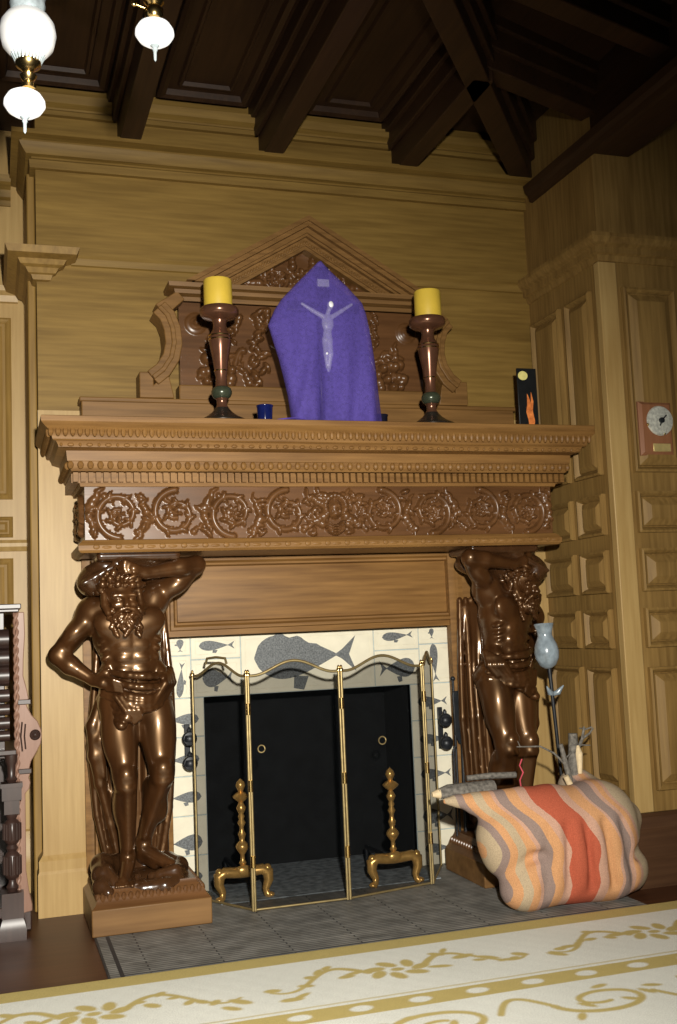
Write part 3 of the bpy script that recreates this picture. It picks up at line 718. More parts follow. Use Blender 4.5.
# ================================================================== CARVED FIGURES
def figure_meshes(mirror):
    """a bearded man, one forearm over his brow, the other hand on his hip; local axes: x across, -y to the front, z up"""
    out = {}
    B = SDF((-.56, -.36, .14), (.46, .22, 1.82), .0068)
    e, c = B.ell, B.cap
    # trunk
    e((-.03, .01, 1.09), (.165, .115, .13)); e((-.04, -.005, 1.24), (.148, .105, .15), .04); e((-.062, .0, 1.41), (.176, .13, .175), .05)
    c((-.2, .02, 1.50), (.06, .02, 1.55), .075, .075, .05)
    e((-.136, -.092, 1.445), (.10, .042, .072), .03, (.25, 'Y')); e((.022, -.092, 1.457), (.10, .042, .072), .03, (-.25, 'Y'))             # chest
    for i, z in enumerate((1.345, 1.285, 1.222)):
        for sx in (-1, 1): e((-.048+sx*.041, -.102+.004*i, z), (.042, .02, .028), .014)
    e((-.046, -.10, 1.155), (.075, .03, .045), .02)
    for sx in (-1, 1):
        for k in range(4): e((-.055+sx*(.128-.006*k), -.062+.006*k, 1.375-.042*k), (.036, .034, .017), .008, (sx*.5, 'Y'))
        e((-.04+sx*.135, -.02, 1.20), (.04, .075, .05), .02)
        c((-.055+sx*.02, -.09, 1.53), (-.055+sx*.14, -.05, 1.545), .018, .015, .02)                                 # collar bones
    c((-.048, -.135, 1.40), (-.046, -.118, 1.15), .006, .006, .012, sub=True)
    c((-.055, -.165, 1.50), (-.05, -.15, 1.40), .008, .006, .014, sub=True)
    e((-.046, -.128, 1.185), (.008, .01, .008), .006, sub=True)
    # neck, head leaning forward and down
    c((-.07, .0, 1.52), (-.1, -.07, 1.60), .062, .058, .035)
    e((-.105, -.10, 1.615), (.084, .10, .105), .025, (-.35, 'X'))
    e((-.092, -.165, 1.555), (.06, .045, .07), .02)
    c((-.145, -.196, 1.590), (-.045, -.198, 1.592), .014, .014, .014)                                             # brow
    for sx in (-1, 1):
        e((-.092+sx*.032, -.205, 1.572), (.017, .014, .011), .008, sub=True); e((-.092+sx*.032, -.196, 1.572), (.012, .009, .008), .004)
        e((-.092+sx*.045, -.185, 1.545), (.022, .02, .018), .014); e((-.105+sx*.086, -.09, 1.59), (.012, .022, .032), .008)
    c((-.09, -.207, 1.585), (-.086, -.226, 1.545), .009, .014, .008); e((-.086, -.222, 1.543), (.02, .013, .010), .006)
    e((-.084, -.208, 1.513), (.022, .012, .007), .004)
    # raised arm (inner side)
    e((.075, .0, 1.575), (.08, .085, .085), .035)
    c((.09, .0, 1.59), (.285, -.06, 1.735), .062, .046, .03); e((.19, -.05, 1.645), (.085, .05, .05), .025, (-.6, 'Y'))
    c((.288, -.07, 1.742), (.20, -.105, 1.728), .047, .044, .02); c((.20, -.105, 1.728), (.015, -.15, 1.70), .045, .03, .02)
    c((.015, -.15, 1.70), (-.045, -.17, 1.722), .028, .033, .015)                                                   # palm on the brow
    for k, (dx, dz, L) in enumerate(((-.01, .028, .062), (-.012, .012, .072), (-.014, -.006, .07), (-.012, -.022, .055))):
        p0 = np.array((-.055, -.178, 1.722+dz*.8)); p1 = p0+np.array((-L*.5, -.006, dz*.35+.006)); p2 = p1+np.array((-L*.45, .016, dz*.2-.014))
        B.path([p0, p1, p2], [.0125, .0115, .009], .005)
    B.path([(-.02, -.172, 1.70), (-.045, -.196, 1.685), (-.07, -.20, 1.672)], [.0135, .012, .0095], .006)
    # lowered arm (outer side), hand on hip
    e((-.232, .005, 1.515), (.082, .082, .085), .035)
    c((-.245, .005, 1.50), (-.40, .02, 1.315), .062, .045, .03); e((-.315, -.025, 1.425), (.05, .05, .085), .025, (.75, 'Y')); e((-.335, .04, 1.39), (.045, .045, .08), .025, (.75, 'Y'))
    c((-.403, .02, 1.308), (-.345, .0, 1.26), .047, .047, .02); c((-.345, .0, 1.26), (-.235, -.04, 1.182), .046, .029, .02)
    c((-.235, -.04, 1.182), (-.195, -.085, 1.168), .03, .032, .015)
    for k in range(4):
        p0 = np.array((-.185+.004*k, -.105+.004*k, 1.185-.017*k)); p1 = p0+np.array((.035, -.028, -.004)); p2 = p1+np.array((.036, -.008, -.012))
        B.path([p0, p1, p2], [.0125, .0115, .009], .005)
    B.path([(-.215, -.06, 1.195), (-.19, -.075, 1.222), (-.165, -.09, 1.232)], [.0135, .012, .0095], .006)
    # legs: the outer one bears the weight, the inner one crosses behind it
    c((-.115, .0, 1.05), (-.098, -.075, .73), .102, .064, .03); e((-.125, -.045, .92), (.078, .075, .16), .03)
    e((-.094, -.125, .715), (.042, .034, .05), .02); e((-.095, -.112, .66), (.05, .04, .03), .02)
    c((-.095, -.08, .69), (-.085, -.03, .32), .06, .035, .02); e((-.10, -.02, .57), (.056, .06, .12), .03); c((-.092, -.13, .64), (-.086, -.07, .36), .016, .012, .03)
    c((-.085, -.02, .30), (-.088, .0, .262), .04, .036, .02); c((-.09, -.05, .275), (-.125, -.17, .225), .036, .03, .02)
    for k in range(5):
        x0 = -.16+.019*k; B.path([(x0+.008, -.165+.004*abs(k-3), .225), (x0, -.195-.006*(k == 4), .222), (x0-.004, -.212-.008*(k == 4), .212)], [.0115+.003*(k == 4), .0105+.003*(k == 4), .009+.002*(k == 4)], .004)
    c((.055, .005, 1.05), (.085, -.075, .74), .104, .066, .03); e((.085, -.04, .92), (.08, .08, .16), .03)
    e((.086, -.13, .735), (.044, .034, .05), .02); e((.086, -.115, .68), (.05, .04, .03), .02)
    c((.085, -.08, .70), (.0, .03, .37), .062, .036, .02); e((.06, -.005, .58), (.056, .062, .12), .03, (-.25, 'Y')); c((.08, -.13, .66), (.0, -.02, .40), .016, .012, .03)
    c((.0, .03, .36), (.0, .03, .30), .038, .036, .02); c((.005, .01, .325), (.115, -.09, .265), .037, .03, .02); c((.0, .04, .30), (.05, -.02, .265), .036, .03, .02)
    for k in range(5):
        o = .017*(k-2); B.path([(.11-o*.6, -.09-o*.7, .262), (.135-o*.6, -.115-o*.7, .258), (.148-o*.6, -.126-o*.7, .25)], [.0125, .011, .009], .004)
    out['body'] = B.mesh('body', mirror=mirror, relax=1)
    # hair and beard in curls
    Hh = SDF((-.30, -.32, 1.33), (.10, .12, 1.80), .005); rr = random.Random(11)
    Hh.ell((-.108, -.072, 1.650), (.094, .106, .082), .02)
    for row, (ph, n_) in enumerate(((.15, 3), (.5, 8), (.85, 13), (1.2, 16), (1.52, 18), (1.8, 18))):
        for k in range(n_):
            th = 2*PI*(k+.5*(row % 2))/n_+rr.uniform(-.06, .06); p_ = ph+rr.uniform(-.06, .06)
            d = np.array((math.sin(p_)*math.cos(th), math.sin(p_)*math.sin(th), math.cos(p_)))
            p = np.array((-.108, -.072, 1.640))+d*np.array((.108, .122, .096))
            if p[1] < -.145 and p[2] < 1.632: continue
            Hh.ell(p, (.019+rr.uniform(-.003, .003)), .003); Hh.ell(p+d*.012+np.array((.008, 0, .004)), .0085, .003)
    Hh.ell((-.082, -.165, 1.468), (.058, .035, .05), .02)
    for row in range(7):                       # rows of curled locks, longer towards the tip
        t = row/6; n_ = 8-row
        for k in range(max(2, n_)):
            a = (k/(max(2, n_)-1)*2-1)*(1-.35*t)
            p = np.array((-.084+a*.082, -.206+.075*a*a+.012*t+rr.uniform(-.004, .004), 1.512-.118*t+.03*a*a+rr.uniform(-.004, .004)))
            if row == 0 and abs(a) < .45: continue
            q = p+np.array((rr.choice((-1, 1))*.012, -.006, -.016))
            Hh.path([p, q], [.0155, .0115], .003); Hh.ell(p+np.array((0, -.012, .006)), .007, .003)
    for sx in (-1, 1):
        Hh.path([(-.084+sx*.006, -.222, 1.529), (-.084+sx*.032, -.216, 1.521), (-.084+sx*.058, -.196, 1.497), (-.084+sx*.068, -.188, 1.478)], [.009, .012, .010, .006], .004)
        Hh.path([(-.10+sx*.086, -.13, 1.60), (-.096+sx*.088, -.14, 1.55), (-.09+sx*.08, -.16, 1.51)], [.018, .02, .018], .006)
    out['hair'] = Hh.mesh('hair', mirror=mirror, relax=0)
    # loincloth
    L = SDF((-.32, -.26, .88), (.28, .24, 1.30), .0062)
    L.ell((-.03, .0, 1.12), (.18, .122, .085), .02)
    def swag(p0, p1, sag, bulge, r):
        pts = [(p0[0]+(p1[0]-p0[0])*t, -.06-bulge*math.sin(PI*t)+(p0[1]*(1-t)+p1[1]*t), p0[2]+(p1[2]-p0[2])*t-sag*math.sin(PI*t)) for t in np.linspace(0, 1, 12)]
        L.path(pts, r, .008)
    def prof(r): return [r*(.55+.45*math.sin(PI*t)) for t in np.linspace(0, 1, 12)]
    for k in range(4):
        swag((-.205+.004*k, .03, 1.225-.034*k), (.158-.004*k, .03, 1.19-.042*k), .012+.016*k, .122-.003*k, prof(.021-.002*(k % 2)))
    for k in range(4): swag((-.20+.016*k, .02, 1.105-.03*k), (.145-.075*k, .03, 1.075-.022*k), .03+.008*k, .115, prof(.02))
    for k in range(4): L.path([(.145-.012*k, -.02-.02*k, 1.215-.01*k), (.155-.016*k, -.045-.022*k, 1.15), (.12-.026*k, -.075-.02*k, 1.085-.01*k)], [.02, .02, .012], .006)
    for k in range(4): L.path([(-.14+.028*k, -.135, 1.10), (-.095+.022*k, -.158, 1.03), (-.055+.012*k, -.15, .965+.008*k)], [.014, .015, .009], .003)
    L.ell((-.03, .04, 1.08), (.188, .11, .085), .02)
    out['loincloth'] = L.mesh('loincloth', mirror=mirror, relax=1)
    # hanging drapery behind the legs
    D = SDF((-.36, -.02, .14), (.30, .26, 1.66), .008)
    D.rbox((-.19, .14, .25), (.15, .20, 1.5), .03, .02)
    for k in range(10):
        x = -.205+.041*k; ph = 1.3*k; o = .018*(k % 2)
        D.path([(x*.9, .165, 1.52), (x*1.05, .13+o+.012*math.sin(ph), 1.15), (x*1.14-.01, .125+o+.015*math.sin(ph+1), .85), (x*1.0-.01, .13+o+.015*math.sin(ph+2), .5), (x*.7-.015, .14, .22)], [.016, .02, .021, .02, .014], .006)
    D.path([(-.19, .06, 1.08), (-.235, .065, .95), (-.225, .07, .80), (-.20, .09, .66), (-.15, .11, .45), (-.12, .11, .3)], [.03, .032, .034, .028, .02, .016], .02)
    D.path([(-.16, .06, 1.06), (-.20, .05, .88), (-.185, .06, .70)], [.03, .025, .015], .015)
    out['drapery'] = D.mesh('drapery', mirror=mirror, relax=1)
    # load pad between head and frieze
    C = SDF((-.40, -.26, 1.58), (.28, .24, 1.83), .0075)
    C.path([(-.22, -.02, 1.70), (-.14, -.02, 1.755), (.0, -.02, 1.765), (.12, -.02, 1.765)], [.062, .05, .045, .045], .03)
    C.ell((-.235, -.03, 1.665), (.075, .09, .07), .03); C.ell((.05, .05, 1.72), (.16, .12, .075), .03); C.ell((-.1, .06, 1.70), (.15, .11, .10), .03)
    for k in range(5): C.path([(-.28+.03*k, -.11, 1.66+.018*k), (-.1+.02*k, -.10, 1.742+.01*k), (.13, -.07-.01*k, 1.752+.008*k)], [.012, .016, .012], .012)
    C.rbox((-.22, -.14, 1.765), (.2, .18, 1.815), .02, .02)
    out['pad'] = C.mesh('pad', mirror=mirror, relax=1)
    # coiled beast under the feet
    K = SDF((-.32, -.32, .13), (.28, .22, .40), .007)
    K.ell((-.02, .03, .165), (.2, .16, .075), .03)
    K.path([(.13+.0, -.12, .225), (.16, -.03, .24), (.12, .06, .25), (.0, .10, .26), (-.13, .06, .265), (-.21, -.03, .285), (-.215, -.11, .255), (-.15, -.15, .195), (-.03, -.175, .185), (.07, -.19, .19), (.14, -.165, .205)], [.05, .05, .05, .045, .05, .055, .052, .042, .04, .042, .035], .015)
    K.path([(-.21, -.12, .24), (-.225, -.16, .21), (-.20, -.2, .19)], [.045, .045, .03], .01)
    K.path([(.05, -.16, .235), (.13, -.15, .25), (.165, -.11, .235)], [.03, .03, .025], .01)
    for k in range(10): a = k/9*PI*1.1+2.6; K.ell((-.02+.17*math.cos(a), .0+.15*math.sin(a), .235), .02, .01)
    out['beast'] = K.mesh('beast', mirror=mirror, relax=1)
    return out
def plinth_mesh(root, xc):
    p = MB()
    x0, x1, y0, y1 = xc-.283, xc+.283, 5.295, YB-.037
    MB().box(x0, x1, y0, y1, .0065, .13).build('plinth_block', M['plinth'], root, bevel=.006)
    q = MB(); path = [(x0, y1), (x0, y0), (x1, y0), (x1, y1)]
    q.moulding([(-.3, .128), (-.002, .13), (-.02, .145), (-.028, .165), (-.05, .19), (-.06, .20), (-.065, .215), (-.3, .215)], path)
    for i in range(15):
        x = x0+.055+(x1-x0-.11)*i/14
        q.ball((x, y0+.036, .168), (.013, .014, .024), 8, 6)
    for i in range(14):
        y = y0+.055+(y1-y0-.08)*i/13; q.ball((x0+.036, y, .168), (.014, .013, .024), 8, 6); q.ball((x1-.036, y, .168), (.014, .013, .024), 8, 6)
    q.build('plinth_moulding', M['mantel_carved'], root, 30)
PARTS = (('figure', 'body', 'statue'), ('hair', 'hair', 'statue'), ('loincloth', 'loincloth', 'statue'), ('drapery', 'drapery', 'statue'), ('cushion', 'pad', 'statue_dark'), ('coiled_base', 'beast', 'statue_dark'))
for mirror, xc, lab in ((False, .718, 'dark polished wooden bearded man carrying the mantel at its left end'),
                        (True, 2.718, 'dark polished wooden bearded man carrying the mantel, standing behind the striped bag')):
    root = thing('carved_atlas_figure', lab, 'statue', (xc, 5.56, 0), 'carved figures under the mantel')
    ms = figure_meshes(mirror)
    for nm, key, mt in PARTS:
        me = ms[key]; me.name = nm
        if mirror and key in ('body', 'hair', 'loincloth'): me.transform(Matrix.Translation((.02, .03, 0)) @ Matrix.Rotation(math.radians(25), 4, 'Z'))
        me.transform(Matrix.Translation((xc, 5.56, 0)))
        link(nm, me, M[mt], root, 180)
    plinth_mesh(root, xc)

# ================================================================== FIRE SCREEN AND IRONS
fs = thing('fire_screen', 'folding four-leaf black mesh fire screen with arched brass frames', 'fire screen', (XC, 5.45, .006))
def leaf(p, q, zs, zp, bars=(1, 1)):
    p, q = Vector(p), Vector(q); n = 24; top = []
    for i in range(n+1):
        t = i/n; s_ = .5-.5*math.cos(2*PI*min(1, max(0, (t-.06)/.88))); z = zs+(zp-zs)*s_**.9
        xy = p.lerp(q, t); top.append((xy.x, xy.y, z))
    fr = MB()
    fr.tube(top, .0075, 8); b = .012
    fr.tube([(p.x, p.y, b), (p.x, p.y, zs)], .0075, 8); fr.tube([(q.x, q.y, b), (q.x, q.y, zs)], .0075, 8)
    fr.tube([(p.x, p.y, .018), (q.x, q.y, .018)], .006, 8)
    o = fr.build('brass_frame', M['brass_dull'], fs, 60)
    m = MB(); v = []; f = []
    d = (q-p).normalized(); nn = Vector((d.y, -d.x))*.0008
    for x, y, z in top:
        for sgn in (1, -1): v += [(x+sgn*nn.x, y+sgn*nn.y, .018), (x+sgn*nn.x, y+sgn*nn.y, z-.003)]
    for i in range(n):
        a = i*4; c = a+4; f += [(a, c, c+1, a+1)]
    m.add(v, f); m.build('mesh_leaf', M['mesh'], fs, 60)
    return top
LV = [((1.02, 5.78), (1.226, 5.405)), ((1.236, 5.40), (1.718, 5.40)), ((1.733, 5.402), (2.222, 5.505)), ((2.236, 5.512), (2.43, 5.86))]
tops = [leaf(a, b, 1.165, 1.232) for a, b in LV]
for (a, b) in LV:
    for x, y in (a, b): MB().lathe([(.0, -.012), (.011, -.008), (.012, .004), (.006, .012), (.008, .018), (.0, .026)], (x, y, 1.172), 10).build('finial', M['brass'], fs, 60)
def ring(c, R_, nm, mat, par, d=(1, 0)):
    MB().tube([(c[0]+R_*math.cos(a)*d[0], c[1]+R_*math.cos(a)*d[1], c[2]+R_*math.sin(a)) for a in np.linspace(0, 2*PI, 25)], .0035, 6).build(nm, mat, par, 60)
ring((1.29, 5.385, .80), .018, 'ring_pull', M['brass_dull'], fs); ring((1.955, 5.435, .79), .02, 'ring_pull', M['brass_dull'], fs)
MB().tube([(1.075, 5.68, 1.228), (1.08, 5.665, 1.256), (1.115, 5.60, 1.262), (1.15, 5.54, 1.256), (1.155, 5.53, 1.228)], .007, 8).build('top_handle', M['brass_dull'], fs, 60)
def hinge(x, y):
    for z in (.25, .62, 1.0): MB().lathe([(.0, -.03), (.012, -.028), (.012, .028), (.0, .03)], (x, y, z), 10).build('hinge', M['brass'], fs, 40)
hinge(1.231, 5.395); hinge(1.7255, 5.394); hinge(2.229, 5.501)

def andiron(label, x, y, first=None):
    r_ = thing('andiron', label, 'andiron', (x, y, .010), 'brass andirons in the firebox')
    z0 = .13
    prof = [(.018, 0), (.03, .01), (.018, .03), (.012, .06), (.02, .075), (.012, .09), (.011, .12), (.03, .15), (.036, .165), (.03, .18), (.012, .2), (.018, .225), (.022, .235), (.012, .255), (.011, .275), (.022, .30), (.012, .32), (.018, .335), (.012, .35), (.022, .37), (.026, .385), (.018, .40), (.012, .415), (.04, .44), (.045, .45), (.03, .465), (.012, .475), (.018, .49), (.026, .51), (.02, .53), (.006, .545), (0, .55)]
    MB().lathe([(a*1.0, h*.91) for a, h in prof], (x, y, z0-.01), 20).build('turned_post', M['brass_andiron'], r_, 60)
    for sx in (-1, 1):
        pts = [(x+sx*.0, y, z0+.01), (x+sx*.05, y-.005, z0+.012), (x+sx*.10, y-.01, z0+.018), (x+sx*.13, y-.012, z0-.0), (x+sx*.132, y-.015, z0-.04), (x+sx*.115, y-.02, z0-.08), (x+sx*.118, y-.025, z0-.105), (x+sx*.135, y-.03, .014)]
        MB().tube(pts, [.03, .028, .028, .032, .026, .019, .017, .022], 10).ball((x+sx*.138, y-.034, .02), (.02, .022, .012), 10, 6).ball((x+sx*.128, y-.014, z0+.022), .022, 10, 6).build('leg', M['brass_andiron'], r_, 60)
    MB().ball((x, y-.018, z0+.02), (.045, .02, .03), 12, 8).build('leaf_boss', M['brass_andiron'], r_, 60)
    MB().tube([(x, y+.02, z0-.0), (x, y+.45, z0-.01)], .013, 8).tube([(x, y+.45, z0-.01), (x, y+.45, .014)], .012, 8).build('log_bar', M['iron'], r_, 60)
andiron('brass andiron behind the left leaves of the fire screen', 1.245, 5.70)
andiron('brass andiron behind the third leaf of the fire screen', 2.06, 5.63)

def jamb_hook(label, x, sx):
    h = thing('jamb_hook', label, 'hook', (x, YT-.008, .76), 'black iron hooks on the tile surround')
    MB().box(x-.016, x+.016, YT-.02, YT-.008, .66, .90).build('back_plate', M['iron'], h, bevel=.004)
    for z in (.70, .83):
        MB().lathe([(.014, 0), (.014, .05), (.036, .055), (.040, .065), (.040, .082), (.034, .09), (.0, .094)], (x, YT-.018, z+.0), 16, (0, -1, 0)).lathe([(.034, 0), (.038, .01), (.034, .03), (.03, .034)], (x+sx*.0, YT-.09, z-.015), 16).build('knob', M['iron'], h, 40)
        MB().tube([(x, YT-.09, z+.015), (x, YT-.09, z+.05), (x, YT-.085, z+.06)], [.012, .012, .006], 8).build('hook_stud', M['iron'], h, 40)
jamb_hook('black iron double hook on the tiles left of the screen', 1.01, 1)
jamb_hook('black iron double hook on the tiles right of the screen', 2.50, -1)

ft = thing('fire_tool_stand', 'black iron fire tools with upright shovel beside the right figure', 'fire tools', (2.515, 5.765, .006))
MB().lathe([(.0, 0), (.05, 0), (.052, .012), (.03, .02), (.02, .04), (.012, .06), (.008, .07)], (2.515, 5.765, .007), 16).build('base', M['iron'], ft, 40)
for a in (.3, 2.2, 4.3): MB().tube([(2.515, 5.765, .05), (2.515+.04*math.cos(a), 5.765+.035*math.sin(a), .045), (2.515+.055*math.cos(a), 5.765+.04*math.sin(a), .012)], .009, 8).build('foot', M['iron'], ft, 60)
MB().tube([(2.515, 5.765, .05), (2.52, 5.765, 1.06)], .0075, 8).ball((2.52, 5.765, 1.07), .014).build('pole', M['iron'], ft, 60)
MB().tube([(2.545, 5.755, .08), (2.555, 5.755, .80)], .011, 8).build('shovel_shaft', M['iron'], ft, 60)
MB().prism([(2.535, .70), (2.575, .70), (2.60, .76), (2.605, .98), (2.595, 1.0), (2.515, 1.0), (2.508, .98), (2.512, .76)], front(5.765), 0, .014).build('shovel_blade', M['iron'], ft, bevel=.004)
MB().tube([(2.49, 5.75, .08), (2.495, 5.75, .66)], .006, 8).tube([(2.495, 5.75, .66), (2.50, 5.75, .69), (2.515, 5.75, .68)], .006, 8).build('poker', M['iron'], ft, 60)

# ================================================================== ON THE MANTEL
def candlestick(label, x):
    c = thing('candlestick', label, 'candlestick', (x, 5.30, MZ), 'turned candlesticks on the mantel')
    P = (x, 5.30, MZ)
    MB().lathe([(0, 0), (.128, 0), (.13, .008), (.12, .018), (.085, .035), (.055, .058), (.04, .075), (.034, .085), (0, .088)], P, 32).build('foot', M['bronze_dark'], c, 50)
    MB().lathe([(.034, .083), (.026, .10), (.026, .125), (.034, .135), (0, .137)], P, 24).build('neck', M['copper'], c, 50)
    MB().lathe([(.03, .132), (.044, .142), (.052, .158), (.053, .172), (.046, .19), (.034, .198), (0, .2)], P, 28).build('knop', M['green'], c, 50)
    MB().lathe([(.033, .195), (.03, .21), (.028, .25), (.033, .275), (.034, .285), (.04, .34), (.052, .41), (.059, .45), (.059, .465), (.05, .485), (.036, .51), (.033, .54), (.04, .56), (0, .562)], P, 28).build('stem', M['copper'], c, 50)
    for z, r_ in ((.446, .0605), (.466, .059), (.278, .035)): MB().lathe([(r_-.006, z), (r_, z+.003), (r_, z+.009), (r_-.006, z+.012)], P, 28).build('gold_band', M['brass'], c, 50)
    MB().lathe([(.035, .555), (.05, .565), (.085, .575), (.099, .59), (.1, .615), (.094, .626), (.08, .628), (.078, .618), (0, .616)], P, 32).build('pan', M['copper'], c, 50)
    c.scale.z = .96
    return c
candlestick('dark copper turned candlestick on the mantel, left of the purple veil', 1.125)
candlestick('dark copper turned candlestick on the mantel, right of the purple veil', 2.275)
def candle(label, x, r_, z0, h):
    b = MB(); b.lathe([(0, 0), (r_*.98, 0), (r_, .005), (r_, h-.008), (r_*.96, h), (r_*.7, h-.004), (0, h-.012)], (x, 5.30, z0), 32)
    o = thing('pillar_candle', label, 'candle', (x, 5.30, z0), 'yellow pillar candles')
    b.build('wax', M['wax'], o, 50); MB().tube([(x, 5.30, z0+h-.014), (x+.002, 5.30, z0+h+.004)], .002, 6).build('wick', M['black'], o)
candle('yellow pillar candle on the candlestick left of the veil', 1.121, .073, MZ+.593, .155)
candle('yellow pillar candle on the candlestick right of the veil', 2.283, .073, MZ+.593, .160)

# veil draped over a standing crucifix
zk = [MZ+.002, 2.60, 2.80, 2.97, 3.05, 3.11, 3.20, 3.27, 3.325]
xl = [1.497, 1.475, 1.432, 1.384, 1.420, 1.46, 1.545, 1.615, 1.668]
xr = [1.992, 1.977, 1.960, 1.940, 1.925, 1.905, 1.82, 1.74, 1.686]
th = [.085, .08, .07, .058, .054, .05, .036, .028, .018]
nz_, na = 90, 160; v = []; f = []
for j in range(nz_):
    z = MZ+.002+(3.325-MZ-.002)*j/(nz_-1)
    a, b, t = np.interp(z, zk, xl), np.interp(z, zk, xr), np.interp(z, zk, th)
    drop = max(0., (3.05-z)/.6)
    for i in range(na):
        an = 2*PI*i/na; cu, su = math.cos(an), math.sin(an)
        s_ = math.copysign(abs(cu)**.75, cu); x = (a+b)/2+(b-a)/2*s_
        fold = math.sin((x-1.6)*40+2.2*drop)*.024*drop+math.sin((x-1.5)*17+z*3)*.024*drop
        # one deep fold swinging down to the left
        xf = 1.62-.13*max(0., (3.0-z)/.55)**1.6
        fold += .04*drop*math.exp(-((x-xf)/.03)**2)*(su < 0)
        y = 5.31+t*math.copysign(abs(su)**.8, su)-fold*(abs(su)**.5)
        v.append((x, y, z))
for j in range(nz_-1):
    for i in range(na): f.append((j*na+i, j*na+(i+1) % na, (j+1)*na+(i+1) % na, (j+1)*na+i))
f.append(tuple((nz_-1)*na+i for i in range(na)))
vl = thing('veil', 'sheer purple cloth draped to a peak over the crucifix on the mantel', 'cloth', (1.69, 5.31, MZ))
MB().add(v, f).build('drape', M['veil'], vl, 180)
hm = MB(); n = 14; v = []; f = []
for i in range(n):
    t = i/(n-1); x = 1.54-.235*t; wdt = .075*(1-.6*t)
    for k in range(6):
        y = 5.25-.02*t+wdt*(k/5-.3); z = MZ+.003+.012*abs(math.sin(3.1*k/5+4*t))*(1-.5*t)+.012*(1-t); v.append((x, y, z))
for i in range(n-1):
    for k in range(5): f.append((i*6+k, i*6+k+1, (i+1)*6+k+1, (i+1)*6+k))
o = hm.add(v, f).build('trailing_hem', M['purple'], vl, 180); sm = o.modifiers.new('thick', 'SOLIDIFY'); sm.thickness = .003; sm.offset = 1
cr = thing('crucifix', 'dark standing crucifix with pale figure, seen through the purple veil', 'crucifix', (1.69, 5.315, MZ))
MB().box(1.655, 1.725, 5.305, 5.325, MZ+.03, 3.30).box(1.49, 1.89, 5.305, 5.325, 3.055, 3.105).build('cross', M['bronze_dark'], cr, bevel=.003)
MB().box(1.60, 1.78, 5.275, 5.355, MZ, MZ+.035).build('foot', M['bronze_dark'], cr, bevel=.004)
MB().box(1.655, 1.72, 5.286, 5.304, 3.185, 3.225).build('title_plate', M['silver'], cr, bevel=.002)
J = SDF((1.53, 5.23, 2.70), (1.90, 5.34, 3.17), .0035); x0, y0 = 1.70, 5.282
J.ell((x0, y0, 2.985), (.033, .02, .05), .01); J.ell((x0-.004, y0, 2.925), (.025, .018, .03), .01); J.ell((x0-.006, y0-.002, 2.895), (.03, .02, .026), .01)
J.path([(x0-.026, y0, 3.02), (x0-.08, y0+.002, 3.05), (x0-.135, y0+.006, 3.085)], [.014, .011, .008], .006); J.path([(x0+.026, y0, 3.02), (x0+.08, y0+.002, 3.055), (x0+.14, y0+.006, 3.095)], [.014, .011, .008], .006)
J.path([(x0, y0, 3.03), (x0+.012, y0-.006, 3.065)], [.012, .012], .006); J.ell((x0+.016, y0-.01, 3.08), (.018, .02, .024), .006)
J.path([(x0-.018, y0, 2.88), (x0-.02, y0-.012, 2.815), (x0-.012, y0, 2.745)], [.017, .014, .009], .006); J.path([(x0+.006, y0, 2.88), (x0+.006, y0-.012, 2.815), (x0-.004, y0-.002, 2.735)], [.017, .014, .009], .006)
J.path([(x0-.012, y0, 2.75), (x0-.01, y0-.012, 2.725)], [.009, .007], .004)
link('carved_figure', J.mesh('carved_figure', relax=1), M['silver'], cr, 180)

def votive(label, x, mat, y=5.225):
    t = thing('votive_glass', label, 'votive glass', (x, y, MZ))
    MB().lathe([(0, 0), (.034, 0), (.037, .01), (.040, .072), (.043, .077), (.043, .083), (.039, .083), (.034, .02), (0, .018)], (x, y, MZ), 24).build('cup', M[mat], t, 40)
    MB().lathe([(0, .018), (.033, .02), (.034, .05), (0, .052)], (x, y, MZ), 20).build('wax', M['black_glass'], t, 40)
votive('small dark blue votive glass on the mantel left of the veil', 1.328, 'blue_glass')
votive('small black votive glass on the mantel tight against the right corner of the veil', 2.015, 'black_glass', 5.40)
pc = thing('picture_card', 'small black upright card with yellow spot and orange flame at mantel right end', 'picture', (2.885, 5.36, MZ))
MB().box(2.83, 2.95, 5.355, 5.367, MZ, 2.80).box(2.86, 2.92, 5.367, 5.42, MZ, MZ+.006).build('board', M['black'], pc, bevel=.002)
MB().prism([(2.835+.03*(1+math.cos(a))*1.0, 2.757+.026*math.sin(a)) for a in np.linspace(0, 2*PI, 20)[:-1]], front(5.355), 0, .002).build('yellow_spot', M['picture_yellow'], pc)
MB().prism([(2.888, 2.445), (2.917, 2.445), (2.925, 2.50), (2.915, 2.555), (2.922, 2.61), (2.91, 2.665), (2.905, 2.60), (2.896, 2.63), (2.885, 2.655), (2.882, 2.59), (2.874, 2.55), (2.886, 2.50)], front(5.355), 0, .002).build('flame', M['picture_orange'], pc)

# ================================================================== WALL PLAQUE
wp = thing('wall_plaque', 'reddish wooden plaque with round metal dial and brass plate on right panelling', 'plaque', (3.466, 5.0, 2.40))
mp = front(YF-.018)
MB().rings((3.362, 2.248, 3.572, 2.546), [(0, 0), (0, .012), (.018, .026)], mp).build('board', M['red_wood'], wp, 20)
dx, dz = 3.482, 2.437
MB().lathe([(0, 0), (.08, 0), (.083, .008), (.078, .016), (.064, .02), (0, .022)], (dx, YF-.043, dz), 32, (0, -1, 0)).build('dial', M['dial'], wp, 40)
MB().lathe([(0, 0), (.016, 0), (.015, .012), (0, .014)], (dx, YF-.064, dz), 16, (0, -1, 0)).tube([(dx-.0, YF-.070, dz), (dx+.03, YF-.070, dz+.028)], .004, 6).tube([(dx, YF-.07, dz), (dx-.012, YF-.07, dz-.03)], .004, 6).build('hub', M['iron'], wp, 40)
